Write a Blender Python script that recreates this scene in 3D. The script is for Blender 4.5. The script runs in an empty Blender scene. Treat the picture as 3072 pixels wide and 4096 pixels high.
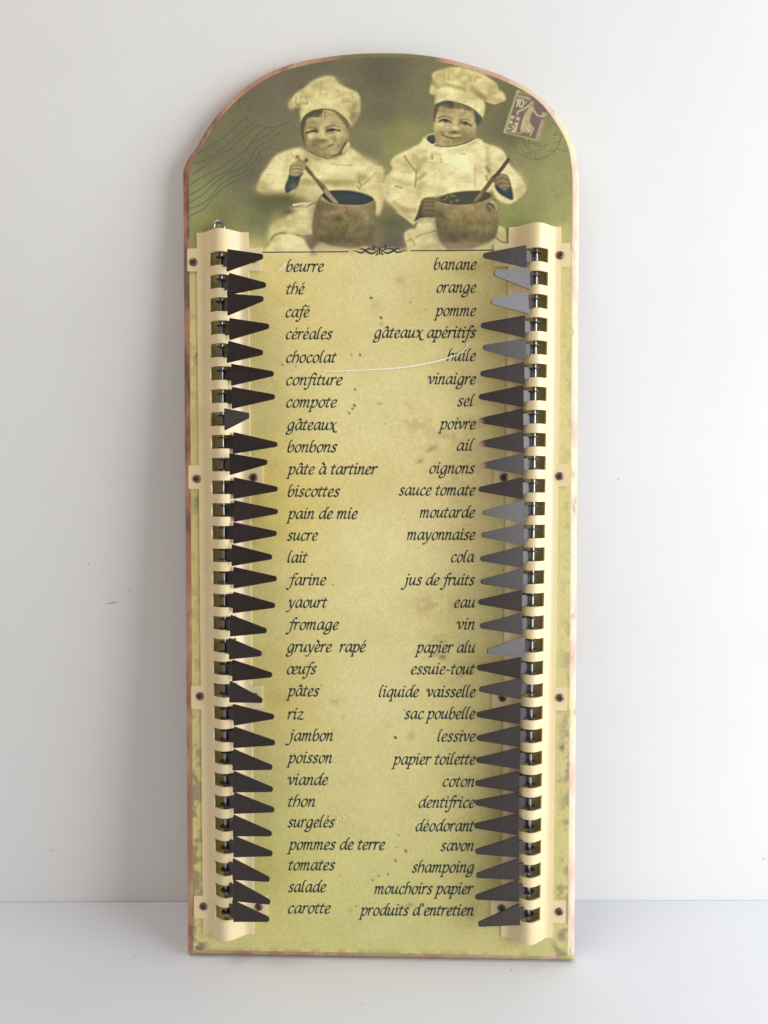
import bpy, bmesh, math
import numpy as np
from mathutils import Matrix, Vector

# ------------------------------------------------------------------ camera, world, light, exposure
SC = bpy.context.scene
COL = SC.collection
CAM_H, CAM_PITCH, CAM_ROLL, FPX = 0.30643, 0.117648, 0.0023379, 3077.0
WALL_Y = 0.46178
cam_data = bpy.data.cameras.new('camera')
cam_data.sensor_fit = 'VERTICAL'
cam_data.sensor_height = 24.0
cam_data.lens = 24.0 * FPX / 4096.0
cam_data.clip_start = 0.01
cam_data.clip_end = 50
cam = bpy.data.objects.new('camera', cam_data)
COL.objects.link(cam)
cam.matrix_world = (Matrix.Translation((0, 0, CAM_H)) @ Matrix.Rotation(math.pi / 2 - CAM_PITCH, 4, 'X')
                    @ Matrix.Rotation(-CAM_ROLL, 4, 'Z'))
SC.camera = cam

world = bpy.data.worlds.new('World')
SC.world = world
world.use_nodes = True
bg = world.node_tree.nodes['Background']
bg.inputs[0].default_value = (1.0, 0.915, 0.82, 1)
bg.inputs[1].default_value = 0.25


def area(name, loc, target, sx, sy, power, color):
    l = bpy.data.lights.new(name, 'AREA')
    l.shape = 'RECTANGLE'
    l.size, l.size_y, l.energy, l.color = sx, sy, power, color
    o = bpy.data.objects.new(name, l)
    COL.objects.link(o)
    o.location = loc
    o.rotation_euler = (Vector(target) - Vector(loc)).to_track_quat('-Z', 'Y').to_euler()
    return o


area('window_light', (0.95, -0.14, 0.44), (0, -0.14, 0.40), 0.86, 0.8, 16.8, (0.91, 0.966, 1.0))
area('ceiling_bounce_fill', (-0.55, -0.05, 1.35), (-0.1, 0.42, 0.3), 0.7, 0.7, 5.4, (1.0, 0.91, 0.80))  # added warm fill for ceiling bounce, lifts the upper-left wall and the shadow

SC.view_settings.view_transform = 'Standard'
SC.view_settings.look = 'None'
SC.view_settings.exposure = 0.0
SC.view_settings.gamma = 1.0
SC.view_settings.use_curve_mapping = False
SC.render.engine = 'CYCLES'

# ------------------------------------------------------------------ board pose and measuring helpers
LEAN, YAW = 0.09377995, -0.02702967
BASE = np.array([-0.0031405, 0.4049453, 0.0015])
HALF_W, H_SH, H_TOP, EDGE_H, THICK = 0.111, 0.44448, 0.51133, -0.004, 0.009


def _rx(a):
    c, s = math.cos(a), math.sin(a)
    return np.array([[1, 0, 0], [0, c, -s], [0, s, c]])


def _rz(a):
    c, s = math.cos(a), math.sin(a)
    return np.array([[c, -s, 0], [s, c, 0], [0, 0, 1]])


RB = _rz(YAW) @ _rx(-LEAN)
CAMP = np.array([0, 0, CAM_H])
_c, _s = math.cos(CAM_PITCH), math.sin(CAM_PITCH)
FWD, UPV, RGT = np.array([0, _c, -_s]), np.array([0, _s, _c]), np.array([1.0, 0, 0])


def measure(u, h, v):
    """photo position (pixels of the 3072 x 4096 photograph) of a point of the board"""
    P = np.stack(np.broadcast_arrays(np.asarray(u, float), -np.asarray(h, float), np.asarray(v, float)), -1)
    d = P @ RB.T + BASE - CAMP
    z, x, y = d @ FWD, d @ RGT, d @ UPV
    c, s = math.cos(CAM_ROLL), math.sin(CAM_ROLL)
    x, y = c * x - s * y, s * x + c * y
    return 1536 + FPX * x / z, 2048 - FPX * y / z


def at(px, py, h=0.0):
    """measured photo position -> (u, v) on the board's own plane at height h above its face"""
    x, y = (px - 1536) / FPX, (2048 - py) / FPX
    c, s = math.cos(CAM_ROLL), math.sin(CAM_ROLL)
    x, y = c * x + s * y, -s * x + c * y
    d = RB.T @ (FWD + x * RGT + y * UPV)
    o = RB.T @ (CAMP - BASE)
    t = (-h - o[1]) / d[1]
    q = o + t * d
    return q[0], q[2]


# ------------------------------------------------------------------ object helpers
def tag(o, label=None, cat=None, group=None, kind=None):
    for k, v in (('label', label), ('category', cat), ('group', group), ('kind', kind)):
        if v:
            o[k] = v
    return o


def mesh_obj(name, verts, faces, mat, parent=None, smooth=False, angle=None):
    me = bpy.data.meshes.new(name)
    me.from_pydata([tuple(map(float, p)) for p in verts], [], faces)
    me.validate()
    me.update()
    if mat:
        me.materials.append(mat)
    if smooth:
        me.polygons.foreach_set('use_smooth', [True] * len(me.polygons))
        if angle:
            me.set_sharp_from_angle(angle=math.radians(angle))
    o = bpy.data.objects.new(name, me)
    COL.objects.link(o)
    if parent:
        o.parent = parent
    return o


def bm_obj(name, bm, mat, parent=None, smooth=False, angle=None):
    bmesh.ops.recalc_face_normals(bm, faces=bm.faces)
    me = bpy.data.meshes.new(name)
    bm.to_mesh(me)
    bm.free()
    if mat:
        me.materials.append(mat)
    if smooth:
        me.polygons.foreach_set('use_smooth', [True] * len(me.polygons))
        if angle:
            me.set_sharp_from_angle(angle=math.radians(angle))
    o = bpy.data.objects.new(name, me)
    COL.objects.link(o)
    if parent:
        o.parent = parent
    return o


def lin(c):
    c = np.asarray(c, float) / 255.0
    return np.where(c <= 0.04045, c / 12.92, ((c + 0.055) / 1.055) ** 2.4)


def catmull(pts, n=8, closed=False):
    p = np.asarray(pts, float)
    if len(p) < 3 and not closed:
        t = np.linspace(0, 1, n)[:, None]
        return p[0] * (1 - t) + p[-1] * t
    if closed:
        q = np.vstack([p[-1], p, p[0], p[1]])
    else:
        q = np.vstack([2 * p[0] - p[1], p, 2 * p[-1] - p[-2]])
    out = []
    for i in range(len(q) - 3):
        a, b, c, d = q[i:i + 4]
        t = np.linspace(0, 1, n, endpoint=False)[:, None]
        out.append(0.5 * (2 * b + (c - a) * t + (2 * a - 5 * b + 4 * c - d) * t ** 2 + (3 * b - a - 3 * c + d) * t ** 3))
    r = np.vstack(out)
    return r if closed else np.vstack([r, p[-1]])


# ------------------------------------------------------------------ materials
class NT:
    def __init__(self, name):
        self.m = bpy.data.materials.new(name)
        self.m.use_nodes = True
        self.t = self.m.node_tree
        self.b = self.t.nodes['Principled BSDF']

    def n(self, typ, **kw):
        nd = self.t.nodes.new(typ)
        for k, v in kw.items():
            if k.startswith('i_'):
                nd.inputs[k[2:].replace('_', ' ')].default_value = v
            else:
                setattr(nd, k, v)
        return nd

    def l(self, a, b):
        self.t.links.new(a, b)

    def noise(self, scale, detail=3, rough=0.55, vec=None, w=None):
        nd = self.n('ShaderNodeTexNoise')
        nd.inputs['Scale'].default_value = scale
        nd.inputs['Detail'].default_value = detail
        nd.inputs['Roughness'].default_value = rough
        if vec:
            self.l(vec, nd.inputs['Vector'])
        return nd.outputs[0]

    def ramp(self, fac, stops):
        nd = self.n('ShaderNodeValToRGB')
        cr = nd.color_ramp
        while len(cr.elements) < len(stops):
            cr.elements.new(0.5)
        for e, (p, c) in zip(cr.elements, stops):
            e.position = p
            e.color = tuple(c) + (1,) if len(c) == 3 else c
        self.l(fac, nd.inputs[0])
        return nd.outputs[0]

    def mix(self, fac, a, b):
        nd = self.n('ShaderNodeMix', data_type='RGBA')
        for sock, val in ((nd.inputs[0], fac), (nd.inputs[6], a), (nd.inputs[7], b)):
            if hasattr(val, 'is_output'):
                self.l(val, sock)
            elif isinstance(val, (int, float)):
                sock.default_value = val
            else:
                sock.default_value = tuple(val) + (1,)
        return nd.outputs[2]

    def bump(self, h, strength, dist):
        nd = self.n('ShaderNodeBump')
        nd.inputs['Strength'].default_value = strength
        nd.inputs['Distance'].default_value = dist
        self.l(h, nd.inputs['Height'])
        self.l(nd.outputs[0], self.b.inputs['Normal'])

    def obj(self):
        return self.n('ShaderNodeTexCoord').outputs['Object']


def grey(v):
    return (v, v, v)


def mat_wall():
    m = NT('white_wall_paint')
    v = m.obj()
    c = m.ramp(m.noise(9, 4, 0.6, v), [(0.3, (0.80, 0.795, 0.79)), (0.7, (0.83, 0.825, 0.82))])
    specks = m.ramp(m.noise(150, 1, 0.3, v), [(0.0, grey(0)), (0.17, grey(0)), (0.172, grey(0)), (0.175, grey(0))])
    m.l(c, m.b.inputs['Base Color'])
    m.b.inputs['Roughness'].default_value = 0.85
    m.b.inputs['Specular IOR Level'].default_value = 0.2
    m.bump(m.noise(350, 4, 0.6, v), 0.12, 0.0006)
    return m.m


def mat_table():
    m = NT('white_table_paint')
    v = m.obj()
    c = m.ramp(m.noise(7, 4, 0.6, v), [(0.3, (0.72, 0.735, 0.80)), (0.7, (0.75, 0.762, 0.82))])
    m.l(c, m.b.inputs['Base Color'])
    m.b.inputs['Roughness'].default_value = 0.6
    m.b.inputs['Specular IOR Level'].default_value = 0.3
    m.bump(m.noise(260, 4, 0.6, v), 0.12, 0.0006)
    return m.m


def mat_print():
    m = NT('varnished_paper_print')
    a = m.n('ShaderNodeAttribute', attribute_name='ink')
    v = m.obj()
    g = m.n('ShaderNodeMix', data_type='RGBA', blend_type='MULTIPLY')
    g.inputs[0].default_value = 1.0
    m.l(a.outputs['Color'], g.inputs[6])
    m.l(m.ramp(m.noise(900, 3, 0.7, v), [(0.3, grey(0.90)), (0.7, grey(1.06))]), g.inputs[7])
    m.l(g.outputs[2], m.b.inputs['Base Color'])
    m.b.inputs['Roughness'].default_value = 0.55
    m.b.inputs['Specular IOR Level'].default_value = 0.35
    m.bump(m.noise(1100, 4, 0.65, v), 0.35, 0.00025)
    return m.m


def mat_edge():
    """routed edge of the board: terracotta pink with cream rubbed patches and purple-brown stains"""
    m = NT('rubbed_pink_edge')
    v = m.obj()
    mp = m.n('ShaderNodeMapping')
    mp.inputs['Scale'].default_value = (1, 1, 0.45)
    m.l(v, mp.inputs[0])
    vv = mp.outputs[0]
    base = m.ramp(m.noise(70, 4, 0.6, vv), [(0.35, lin((184, 124, 98))), (0.55, lin((198, 146, 118))), (0.72, lin((214, 194, 152)))])
    sep = m.n('ShaderNodeSeparateXYZ')
    m.l(v, sep.inputs[0])

    def mr(sock, a, b, c, d):
        nd = m.n('ShaderNodeMapRange', clamp=True)
        for i, x in enumerate((a, b, c, d)):
            nd.inputs[i + 1].default_value = x
        m.l(sock, nd.inputs[0])
        return nd.outputs[0]
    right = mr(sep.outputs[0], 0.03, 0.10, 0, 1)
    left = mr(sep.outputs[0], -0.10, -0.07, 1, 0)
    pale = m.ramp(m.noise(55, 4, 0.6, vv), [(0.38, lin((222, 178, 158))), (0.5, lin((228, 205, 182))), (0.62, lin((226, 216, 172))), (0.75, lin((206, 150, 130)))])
    c1 = m.mix(right, base, pale)  # paler right side: window light painted into the patchy edge colour
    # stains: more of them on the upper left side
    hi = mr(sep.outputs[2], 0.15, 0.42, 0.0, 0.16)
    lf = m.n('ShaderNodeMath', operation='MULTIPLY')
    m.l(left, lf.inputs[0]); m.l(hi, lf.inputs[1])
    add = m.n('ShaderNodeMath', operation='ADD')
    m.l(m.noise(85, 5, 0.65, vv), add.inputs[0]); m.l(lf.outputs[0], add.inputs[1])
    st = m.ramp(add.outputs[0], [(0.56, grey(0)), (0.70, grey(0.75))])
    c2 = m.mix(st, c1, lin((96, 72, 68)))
    apex = m.n('ShaderNodeMath', operation='MULTIPLY')
    m.l(mr(sep.outputs[2], 0.494, 0.502, 0, 1), apex.inputs[0])
    ax = m.n('ShaderNodeMath', operation='ADD')
    m.l(mr(sep.outputs[0], -0.035, -0.02, 0, 1), ax.inputs[0])
    m.l(mr(sep.outputs[0], 0.03, 0.036, 0, -1), ax.inputs[1])
    m.l(ax.outputs[0], apex.inputs[1])
    c2 = m.mix(apex.outputs[0], c2, lin((122, 112, 72)))
    bot = m.ramp(m.noise(60, 4, 0.6, vv), [(0.46, grey(1)), (0.54, grey(0))])
    bm_ = m.n('ShaderNodeMath', operation='MULTIPLY')
    m.l(mr(sep.outputs[2], 0.0035, 0.0045, 1, 0), bm_.inputs[0])
    m.l(bot, bm_.inputs[1])
    c2 = m.mix(bm_.outputs[0], c2, lin((186, 172, 110)))
    m.l(c2, m.b.inputs['Base Color'])
    m.b.inputs['Roughness'].default_value = 0.6
    m.bump(m.noise(700, 4, 0.6, v), 0.3, 0.0004)
    return m.m


def mat_cream():
    m = NT('cream_enamel')
    v = m.obj()
    c = m.ramp(m.noise(60, 4, 0.6, v), [(0.3, lin((233, 211, 165))), (0.7, lin((238, 218, 174)))])
    m.l(c, m.b.inputs['Base Color'])
    m.b.inputs['Roughness'].default_value = 0.38
    m.bump(m.noise(420, 2, 0.5, v), 0.06, 0.0005)
    return m.m


def mat_pointer(worn=False, band=None):
    m = NT('dark_brown_lacquer_worn' if worn else ('dark_brown_lacquer_scraped' if band else 'dark_brown_lacquer'))
    v = m.obj()
    c = m.ramp(m.noise(220, 3, 0.6, v), [(0.3, (0.026, 0.0168, 0.0152)), (0.7, (0.037, 0.0243, 0.022))])
    if worn:
        sep = m.n('ShaderNodeSeparateXYZ')
        m.l(v, sep.inputs[0])
        ad = m.n('ShaderNodeMath', operation='MULTIPLY_ADD')
        m.l(m.noise(500, 3, 0.6, v), ad.inputs[0])
        ad.inputs[1].default_value = 0.006
        m.l(sep.outputs[0], ad.inputs[2])
        k = m.ramp(ad.outputs[0], [(0.0315, grey(0)), (0.0325, grey(1))])
        c = m.mix(k, c, lin((196, 138, 118)))
    if band:
        sep = m.n('ShaderNodeSeparateXYZ')
        m.l(v, sep.inputs[0])
        ad = m.n('ShaderNodeMath', operation='MULTIPLY_ADD')
        m.l(m.noise(420, 3, 0.6, v), ad.inputs[0])
        ad.inputs[1].default_value = 0.0022
        m.l(sep.outputs[0], ad.inputs[2])
        x0, wd, bc = band
        x0 += 0.0011
        k = m.ramp(ad.outputs[0], [(x0, grey(0)), (x0 + 0.0002, grey(1)), (x0 + wd, grey(1)), (x0 + wd + 0.0002, grey(0))])
        c = m.mix(k, c, lin(bc))
    m.l(c, m.b.inputs['Base Color'])
    m.b.inputs['Roughness'].default_value = 0.34
    m.b.inputs['Specular IOR Level'].default_value = 0.5
    m.bump(m.noise(900, 2, 0.5, v), 0.25, 0.0002)
    return m.m


def mat_metal(name, col, rough, metallic=1.0, scale=400):
    m = NT(name)
    v = m.obj()
    n = m.noise(scale, 3, 0.6, v)
    m.l(m.ramp(n, [(0.3, tuple(x * 0.75 for x in col)), (0.7, col)]), m.b.inputs['Base Color'])
    m.b.inputs['Metallic'].default_value = metallic
    m.b.inputs['Roughness'].default_value = rough
    return m.m


def mat_flat(name, srgb, rough=0.6):
    m = NT(name)
    c = lin(srgb)
    m.l(m.ramp(m.noise(600, 3, 0.6, m.obj()), [(0.3, tuple(c * 0.9)), (0.7, tuple(c * 1.1))]), m.b.inputs['Base Color'])
    m.b.inputs['Roughness'].default_value = rough
    return m.m


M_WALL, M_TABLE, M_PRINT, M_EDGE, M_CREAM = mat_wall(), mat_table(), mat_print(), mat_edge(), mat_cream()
M_PTR, M_PTRW = mat_pointer(), mat_pointer(True)
M_ROD = mat_metal('steel_wire', (0.40, 0.40, 0.39), 0.36)
M_SCREW = mat_metal('bronzed_screw', (0.24, 0.16, 0.125), 0.5, 0.8, 900)
M_SLOT = mat_flat('dark_recess', (36, 26, 24), 0.8)
M_INK = mat_flat('slate_green_ink', (44, 58, 58), 0.55)
M_SCRATCH = mat_flat('scraped_paper', (250, 247, 232), 0.8)

# ------------------------------------------------------------------ setting: wall and table
o = mesh_obj('wall', [(-1.6, 0, -0.02), (1.6, 0, -0.02), (1.6, 0, 1.6), (-1.6, 0, 1.6),
                      (-1.6, 0.05, -0.02), (1.6, 0.05, -0.02), (1.6, 0.05, 1.6), (-1.6, 0.05, 1.6)],
             [(0, 1, 2, 3), (7, 6, 5, 4), (0, 4, 5, 1), (3, 2, 6, 7), (1, 5, 6, 2), (0, 3, 7, 4)], M_WALL)
o.location = (0, WALL_Y, 0)
tag(o, 'plain white wall behind the shopping board', 'wall', kind='structure')
o = mesh_obj('tabletop', [(-1.6, -0.55, 0), (1.6, -0.55, 0), (1.6, 0, 0), (-1.6, 0, 0),
                          (-1.6, -0.55, -0.03), (1.6, -0.55, -0.03), (1.6, 0, -0.03), (-1.6, 0, -0.03)],
             [(0, 1, 2, 3), (7, 6, 5, 4), (0, 4, 5, 1), (3, 2, 6, 7), (1, 5, 6, 2), (0, 3, 7, 4)], M_TABLE)
o.location = (0, WALL_Y - 0.0004, 0)
tag(o, 'white bluish table surface the board stands on', 'table', kind='structure')

# a few old scuffs on the wall and specks on the table
WALLO, TABO = bpy.data.objects['wall'], bpy.data.objects['tabletop']


def look(px, py):
    x, y = (px - 1536) / FPX, (2048 - py) / FPX
    c, s_ = math.cos(CAM_ROLL), math.sin(CAM_ROLL)
    x, y = c * x + s_ * y, -s_ * x + c * y
    return FWD + x * RGT + y * UPV


def mark(owner, pts, wpx):
    vv, ff = [], []
    P = []
    for p in pts:
        d = look(*p)
        t = WALL_Y / d[1] if owner is WALLO else -CAM_H / d[2]
        P.append((CAMP + t * d) - np.array(owner.location))
    P = np.array(P)
    ax = 2 if owner is WALLO else 1
    uv = catmull(P[:, [0, ax]], 5)
    T = np.gradient(uv, axis=0)
    T /= np.linalg.norm(T, axis=1)[:, None] + 1e-12
    w = wpx / 6700.0 * 0.5 * np.sin(np.linspace(0.35, 2.8, len(uv)))
    for q, t_, ww in zip(uv, T, w):
        for sg in (1, -1):
            e = q + np.array([-t_[1], t_[0]]) * ww * sg
            vv.append((e[0], -0.00015, e[1]) if owner is WALLO else (e[0], e[1], 0.00015))
    ff = [(2 * k, 2 * k + 1, 2 * k + 3, 2 * k + 2) for k in range(len(uv) - 1)]
    mesh_obj('scuff_mark' if owner is WALLO else 'speck', vv, ff, M_SCUFF, owner)


M_SCUFF = mat_flat('grey_scuff', (172, 170, 167), 0.8)
for q, w in (([(428, 2416), (452, 2411), (472, 2407)], 4), ([(514, 2364), (524, 2361)], 4), ([(353, 2255), (358, 2258)], 5), ([(498, 1856), (502, 1858)], 4),
             ([(2471, 1914), (2476, 1919)], 5), ([(3050, 3432), (3057, 3436)], 6), ([(202, 3400), (208, 3403)], 6)):
    mark(WALLO, q, w)
for q, w in (([(535, 3825), (540, 3828)], 5), ([(1448, 4015), (1453, 4018)], 5), ([(2043, 3877), (2047, 3884)], 5), ([(776, 3872), (780, 3875)], 4), ([(3034, 3884), (3038, 3887)], 4)):
    mark(TABO, q, w)

# ------------------------------------------------------------------ the board
root = bpy.data.objects.new('shopping_list_board', None)
COL.objects.link(root)
root.empty_display_size = 0.05
Rm = Matrix([list(r) for r in RB])
root.matrix_world = Matrix.Translation(Vector(BASE)) @ Rm.to_4x4()
tag(root, 'tall arched kitchen shopping list board with two rows of dark pointers', 'list board')

arc_px = [(731, 709), (733, 690), (741, 660), (760, 625), (793, 579), (835, 507), (897, 429), (970, 361), (1063, 299), (1151, 263), (1244, 240), (1348, 224),
          (1445, 216), (1530, 214), (1630, 216), (1723, 226), (1811, 242), (1915, 271), (2018, 307), (2122, 359), (2189, 413),
          (2241, 481), (2278, 543), (2301, 605), (2314, 688)]
arc = catmull([at(x, y, EDGE_H) for x, y in arc_px], 6)
left_side = [np.array([-HALF_W, v]) for v in np.linspace(0, arc[0][1] - 0.004, 60)]
right_side = [np.array([HALF_W, v]) for v in np.linspace(arc[-1][1] - 0.006, 0, 60)]
bottom = [np.array([u, 0.0]) for u in np.linspace(HALF_W, -HALF_W, 40)[1:-1]]
arc[:, 0] = np.clip(arc[:, 0], -HALF_W, HALF_W)
outline = np.array(left_side + list(arc) + right_side + bottom)   # clockwise


def inset(poly, d):
    n = len(poly)
    out = []
    for i in range(n):
        a, b, c = poly[i - 1], poly[i], poly[(i + 1) % n]
        e1, e2 = b - a, c - b
        e1, e2 = e1 / np.linalg.norm(e1), e2 / np.linalg.norm(e2)
        n1, n2 = np.array([e1[1], -e1[0]]), np.array([e2[1], -e2[0]])
        k = n1 + n2
        k = k / max(1e-6, k @ n1)
        out.append(b + k * d)
    return np.array(out)


EDGE_W = 0.0044
rng = np.random.default_rng(5)
loops = []
for k, (d, h) in enumerate([(EDGE_W, 0.0), (EDGE_W * 0.55, -0.0009), (EDGE_W * 0.2, -0.0022), (0.0, EDGE_H), (0.0, -THICK)]):
    q = inset(outline, d) if d else outline
    loops.append([(p[0], -h, p[1]) for p in q])
inner = inset(outline, EDGE_W)
nO = len(outline)
verts = [p for lp in loops for p in lp]
faces = []
for k in range(4):
    for i in range(nO):
        j = (i + 1) % nO
        faces.append((k * nO + i, k * nO + j, (k + 1) * nO + j, (k + 1) * nO + i))
faces.append(tuple(range(nO - 1, -1, -1)))
faces.append(tuple(range(4 * nO, 5 * nO)))
bm = bmesh.new()
bv = [bm.verts.new(p) for p in verts]
for f in faces:
    bm.faces.new([bv[i] for i in f])
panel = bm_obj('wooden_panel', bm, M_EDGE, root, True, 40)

# ------------------------------------------------------------------ the printed face: an inked colour per point of a fine sheet
CX0, CY0, RES = 726, 206, 2.0
CW, CH = 800, 1815
YY, XX = np.mgrid[0:CH, 0:CW]
PXX = CX0 + XX * RES
PYY = CY0 + YY * RES


def vnoise(cell, seed, octv=4, ax=1.0):
    r = np.random.default_rng(seed)
    out = np.zeros((CH, CW))
    amp = 1.0
    tot = 0
    for _ in range(octv):
        gh, gw = int(CH * RES / cell) + 3, int(CW * RES / (cell * ax)) + 3
        g = r.random((gh, gw))
        fy, fx = np.arange(CH) * RES / cell, np.arange(CW) * RES / (cell * ax)
        iy, ix = fy.astype(int), fx.astype(int)
        ty, tx = fy - iy, fx - ix
        ty, tx = ty * ty * (3 - 2 * ty), tx * tx * (3 - 2 * tx)
        a = g[iy][:, ix] * (1 - tx) + g[iy][:, ix + 1] * tx
        b = g[iy + 1][:, ix] * (1 - tx) + g[iy + 1][:, ix + 1] * tx
        out += amp * (a * (1 - ty[:, None]) + b * ty[:, None])
        tot += amp
        amp *= 0.55
        cell = max(cell / 2, RES)
    return out / tot


def smooth(a, b, x):
    t = np.clip((x - a) / (b - a), 0, 1)
    return t * t * (3 - 2 * t)


def blur(a, s):
    if s < 0.3:
        return a
    r = int(3 * s) + 1
    k = np.exp(-0.5 * (np.arange(-r, r + 1) / s) ** 2)
    k /= k.sum()
    a = np.apply_along_axis(lambda m: np.convolve(np.pad(m, r, mode='edge'), k, 'valid'), 0, a)
    return np.apply_along_axis(lambda m: np.convolve(np.pad(m, r, mode='edge'), k, 'valid'), 1, a)


def idw(ctrl, power=3.0):
    r = 8
    yy, xx = np.mgrid[0:CH:r, 0:CW:r]
    px, py = CX0 + xx * RES, CY0 + yy * RES
    acc = np.zeros(px.shape + (3,))
    ws = np.zeros(px.shape)
    for (x, y), c in ctrl:
        w = 1.0 / (((px - x) ** 2 + (py - y) ** 2) + 900.0) ** (power / 2)
        acc += w[..., None] * np.array(c, float)
        ws += w
    acc /= ws[..., None]
    fy, fx = np.arange(CH) / r, np.arange(CW) / r
    iy, ix = np.minimum(fy.astype(int), acc.shape[0] - 2), np.minimum(fx.astype(int), acc.shape[1] - 2)
    ty, tx = (fy - iy)[:, None, None], (fx - ix)[None, :, None]
    a = acc[iy][:, ix] * (1 - tx) + acc[iy][:, ix + 1] * tx
    b = acc[iy + 1][:, ix] * (1 - tx) + acc[iy + 1][:, ix + 1] * tx
    return a * (1 - ty) + b * ty


photo_bg = idw([((1000, 330), (108, 101, 76)), ((1250, 260), (106, 99, 76)), ((850, 600), (116, 110, 78)), ((780, 800), (140, 140, 88)),
                ((780, 900), (146, 145, 82)), ((900, 850), (122, 122, 75)), ((1050, 800), (103, 104, 74)), ((1000, 700), (110, 104, 78)),
                ((1530, 300), (100, 95, 70)), ((1530, 450), (108, 102, 74)), ((1560, 560), (132, 128, 76)), ((1540, 640), (134, 130, 78)),
                ((1500, 600), (118, 112, 78)), ((1680, 420), (118, 112, 76)), ((1640, 540), (146, 138, 84)), ((1570, 600), (154, 150, 88)),
                ((1560, 900), (112, 107, 62)), ((1570, 965), (92, 92, 70)), ((1640, 990), (130, 105, 90)), ((1480, 985), (140, 112, 92)),
                ((2060, 520), (106, 98, 70)), ((2100, 400), (112, 106, 72)), ((2200, 560), (146, 142, 88)), ((2120, 620), (138, 133, 82)),
                ((2200, 720), (152, 148, 90)), ((2150, 820), (142, 139, 82)), ((2230, 850), (156, 154, 90)), ((2085, 900), (132, 138, 70)),
                ((2250, 930), (178, 168, 100)), ((1000, 1000), (196, 182, 112)), ((860, 985), (178, 168, 95)), ((820, 950), (150, 150, 82)),
                ((960, 930), (142, 140, 78)), ((1010, 880), (120, 120, 74)), ((1180, 330), (110, 101, 78)), ((1460, 1015), (190, 170, 118)),
                ((1700, 1000), (150, 125, 105)), ((2100, 1010), (200, 185, 118))])
paper = idw([((800, 1100), (204, 186, 122)), ((800, 2000), (192, 178, 110)), ((800, 3000), (196, 184, 118)), ((800, 3700), (204, 192, 119)),
             ((1100, 1200), (212, 190, 116)), ((1100, 2000), (210, 186, 104)), ((1100, 2800), (202, 182, 108)), ((1100, 3500), (196, 184, 106)),
             ((1500, 1100), (212, 196, 132)), ((1500, 1600), (214, 198, 134)), ((1500, 2200), (216, 200, 138)), ((1500, 2800), (208, 194, 132)),
             ((1500, 3300), (198, 186, 120)), ((1500, 3720), (190, 182, 114)), ((1850, 1200), (206, 188, 120)), ((1850, 2000), (208, 188, 124)),
             ((1850, 2800), (200, 184, 116)), ((1900, 3500), (190, 178, 108)), ((2260, 1200), (202, 184, 118)), ((2260, 2200), (198, 184, 118)),
             ((2260, 3000), (194, 180, 116)), ((2240, 3700), (192, 182, 112)), ((1250, 1000), (214, 196, 126)), ((1850, 1010), (208, 190, 122))], 2.6)
mixy = smooth(985, 1012, PYY + (vnoise(60, 3) - 0.5) * 18)[..., None]
CAN = photo_bg * (1 - mixy) + paper * mixy
tone = vnoise(130, 11, 5)
CAN *= (1 + (tone - 0.5)[..., None] * np.array([0.07, 0.075, 0.13]))
grain = vnoise(9, 12, 2) - 0.5
CAN *= 1 + grain[..., None] * 0.07


def bbox(pts, pad):
    x0, y0 = np.min(pts, 0) - pad
    x1, y1 = np.max(pts, 0) + pad
    i0, i1 = int(max(0, (y0 - CY0) / RES)), int(min(CH, (y1 - CY0) / RES + 2))
    j0, j1 = int(max(0, (x0 - CX0) / RES)), int(min(CW, (x1 - CX0) / RES + 2))
    return i0, max(i1, i0 + 1), j0, max(j1, j0 + 1)


def put(sl, mask, color, alpha):
    a = (mask * alpha)[..., None]
    CAN[sl] = CAN[sl] * (1 - a) + np.array(color, float) * a


def poly(T, pts, color, soft=2.0, alpha=1.0, curve=True):
    p = np.array([T(*q) for q in pts], float)
    if curve:
        p = catmull(p, 6, True)
    i0, i1, j0, j1 = bbox(p, soft * 3 + 4)
    sl = (slice(i0, i1), slice(j0, j1))
    m = np.zeros((i1 - i0, j1 - j0))
    for ox, oy in ((-.25, -.25), (.25, -.25), (-.25, .25), (.25, .25)):
        x, y = PXX[sl] + ox * RES, PYY[sl] + oy * RES
        ins = np.zeros(x.shape, bool)
        for k in range(len(p)):
            (xa, ya), (xb, yb) = p[k - 1], p[k]
            if ya == yb:
                continue
            c = ((ya > y) != (yb > y)) & (x < (xb - xa) * (y - ya) / (yb - ya) + xa)
            ins ^= c
        m += ins * 0.25
    put(sl, blur(m, soft / RES), color, alpha)


def stroke(T, pts, width, color, alpha=1.0, soft=1.6, curve=True, taper=False):
    if soft >= 3 and width > 9:
        soft, alpha = soft * 1.9, alpha * 0.8
    """width in photo pixels"""
    p = np.array([T(*q) for q in pts], float)
    if curve and len(p) > 2:
        p = catmull(p, 6)
    i0, i1, j0, j1 = bbox(p, width + soft * 2 + 4)
    sl = (slice(i0, i1), slice(j0, j1))
    x, y = PXX[sl], PYY[sl]
    best = np.full(x.shape, 1e9)
    n = len(p) - 1
    for k in range(n):
        a, b = p[k], p[k + 1]
        d = b - a
        L = max(d @ d, 1e-9)
        t = np.clip(((x - a[0]) * d[0] + (y - a[1]) * d[1]) / L, 0, 1)
        dist = np.hypot(x - a[0] - t * d[0], y - a[1] - t * d[1])
        w = width / 2
        if taper:
            s = (k + t) / n
            w = w * (0.25 + 0.75 * np.sin(np.pi * np.clip(s, 0, 1)))
        best = np.minimum(best, dist - w)
    put(sl, 1 - smooth(-soft, soft, best), color, alpha)


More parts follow.
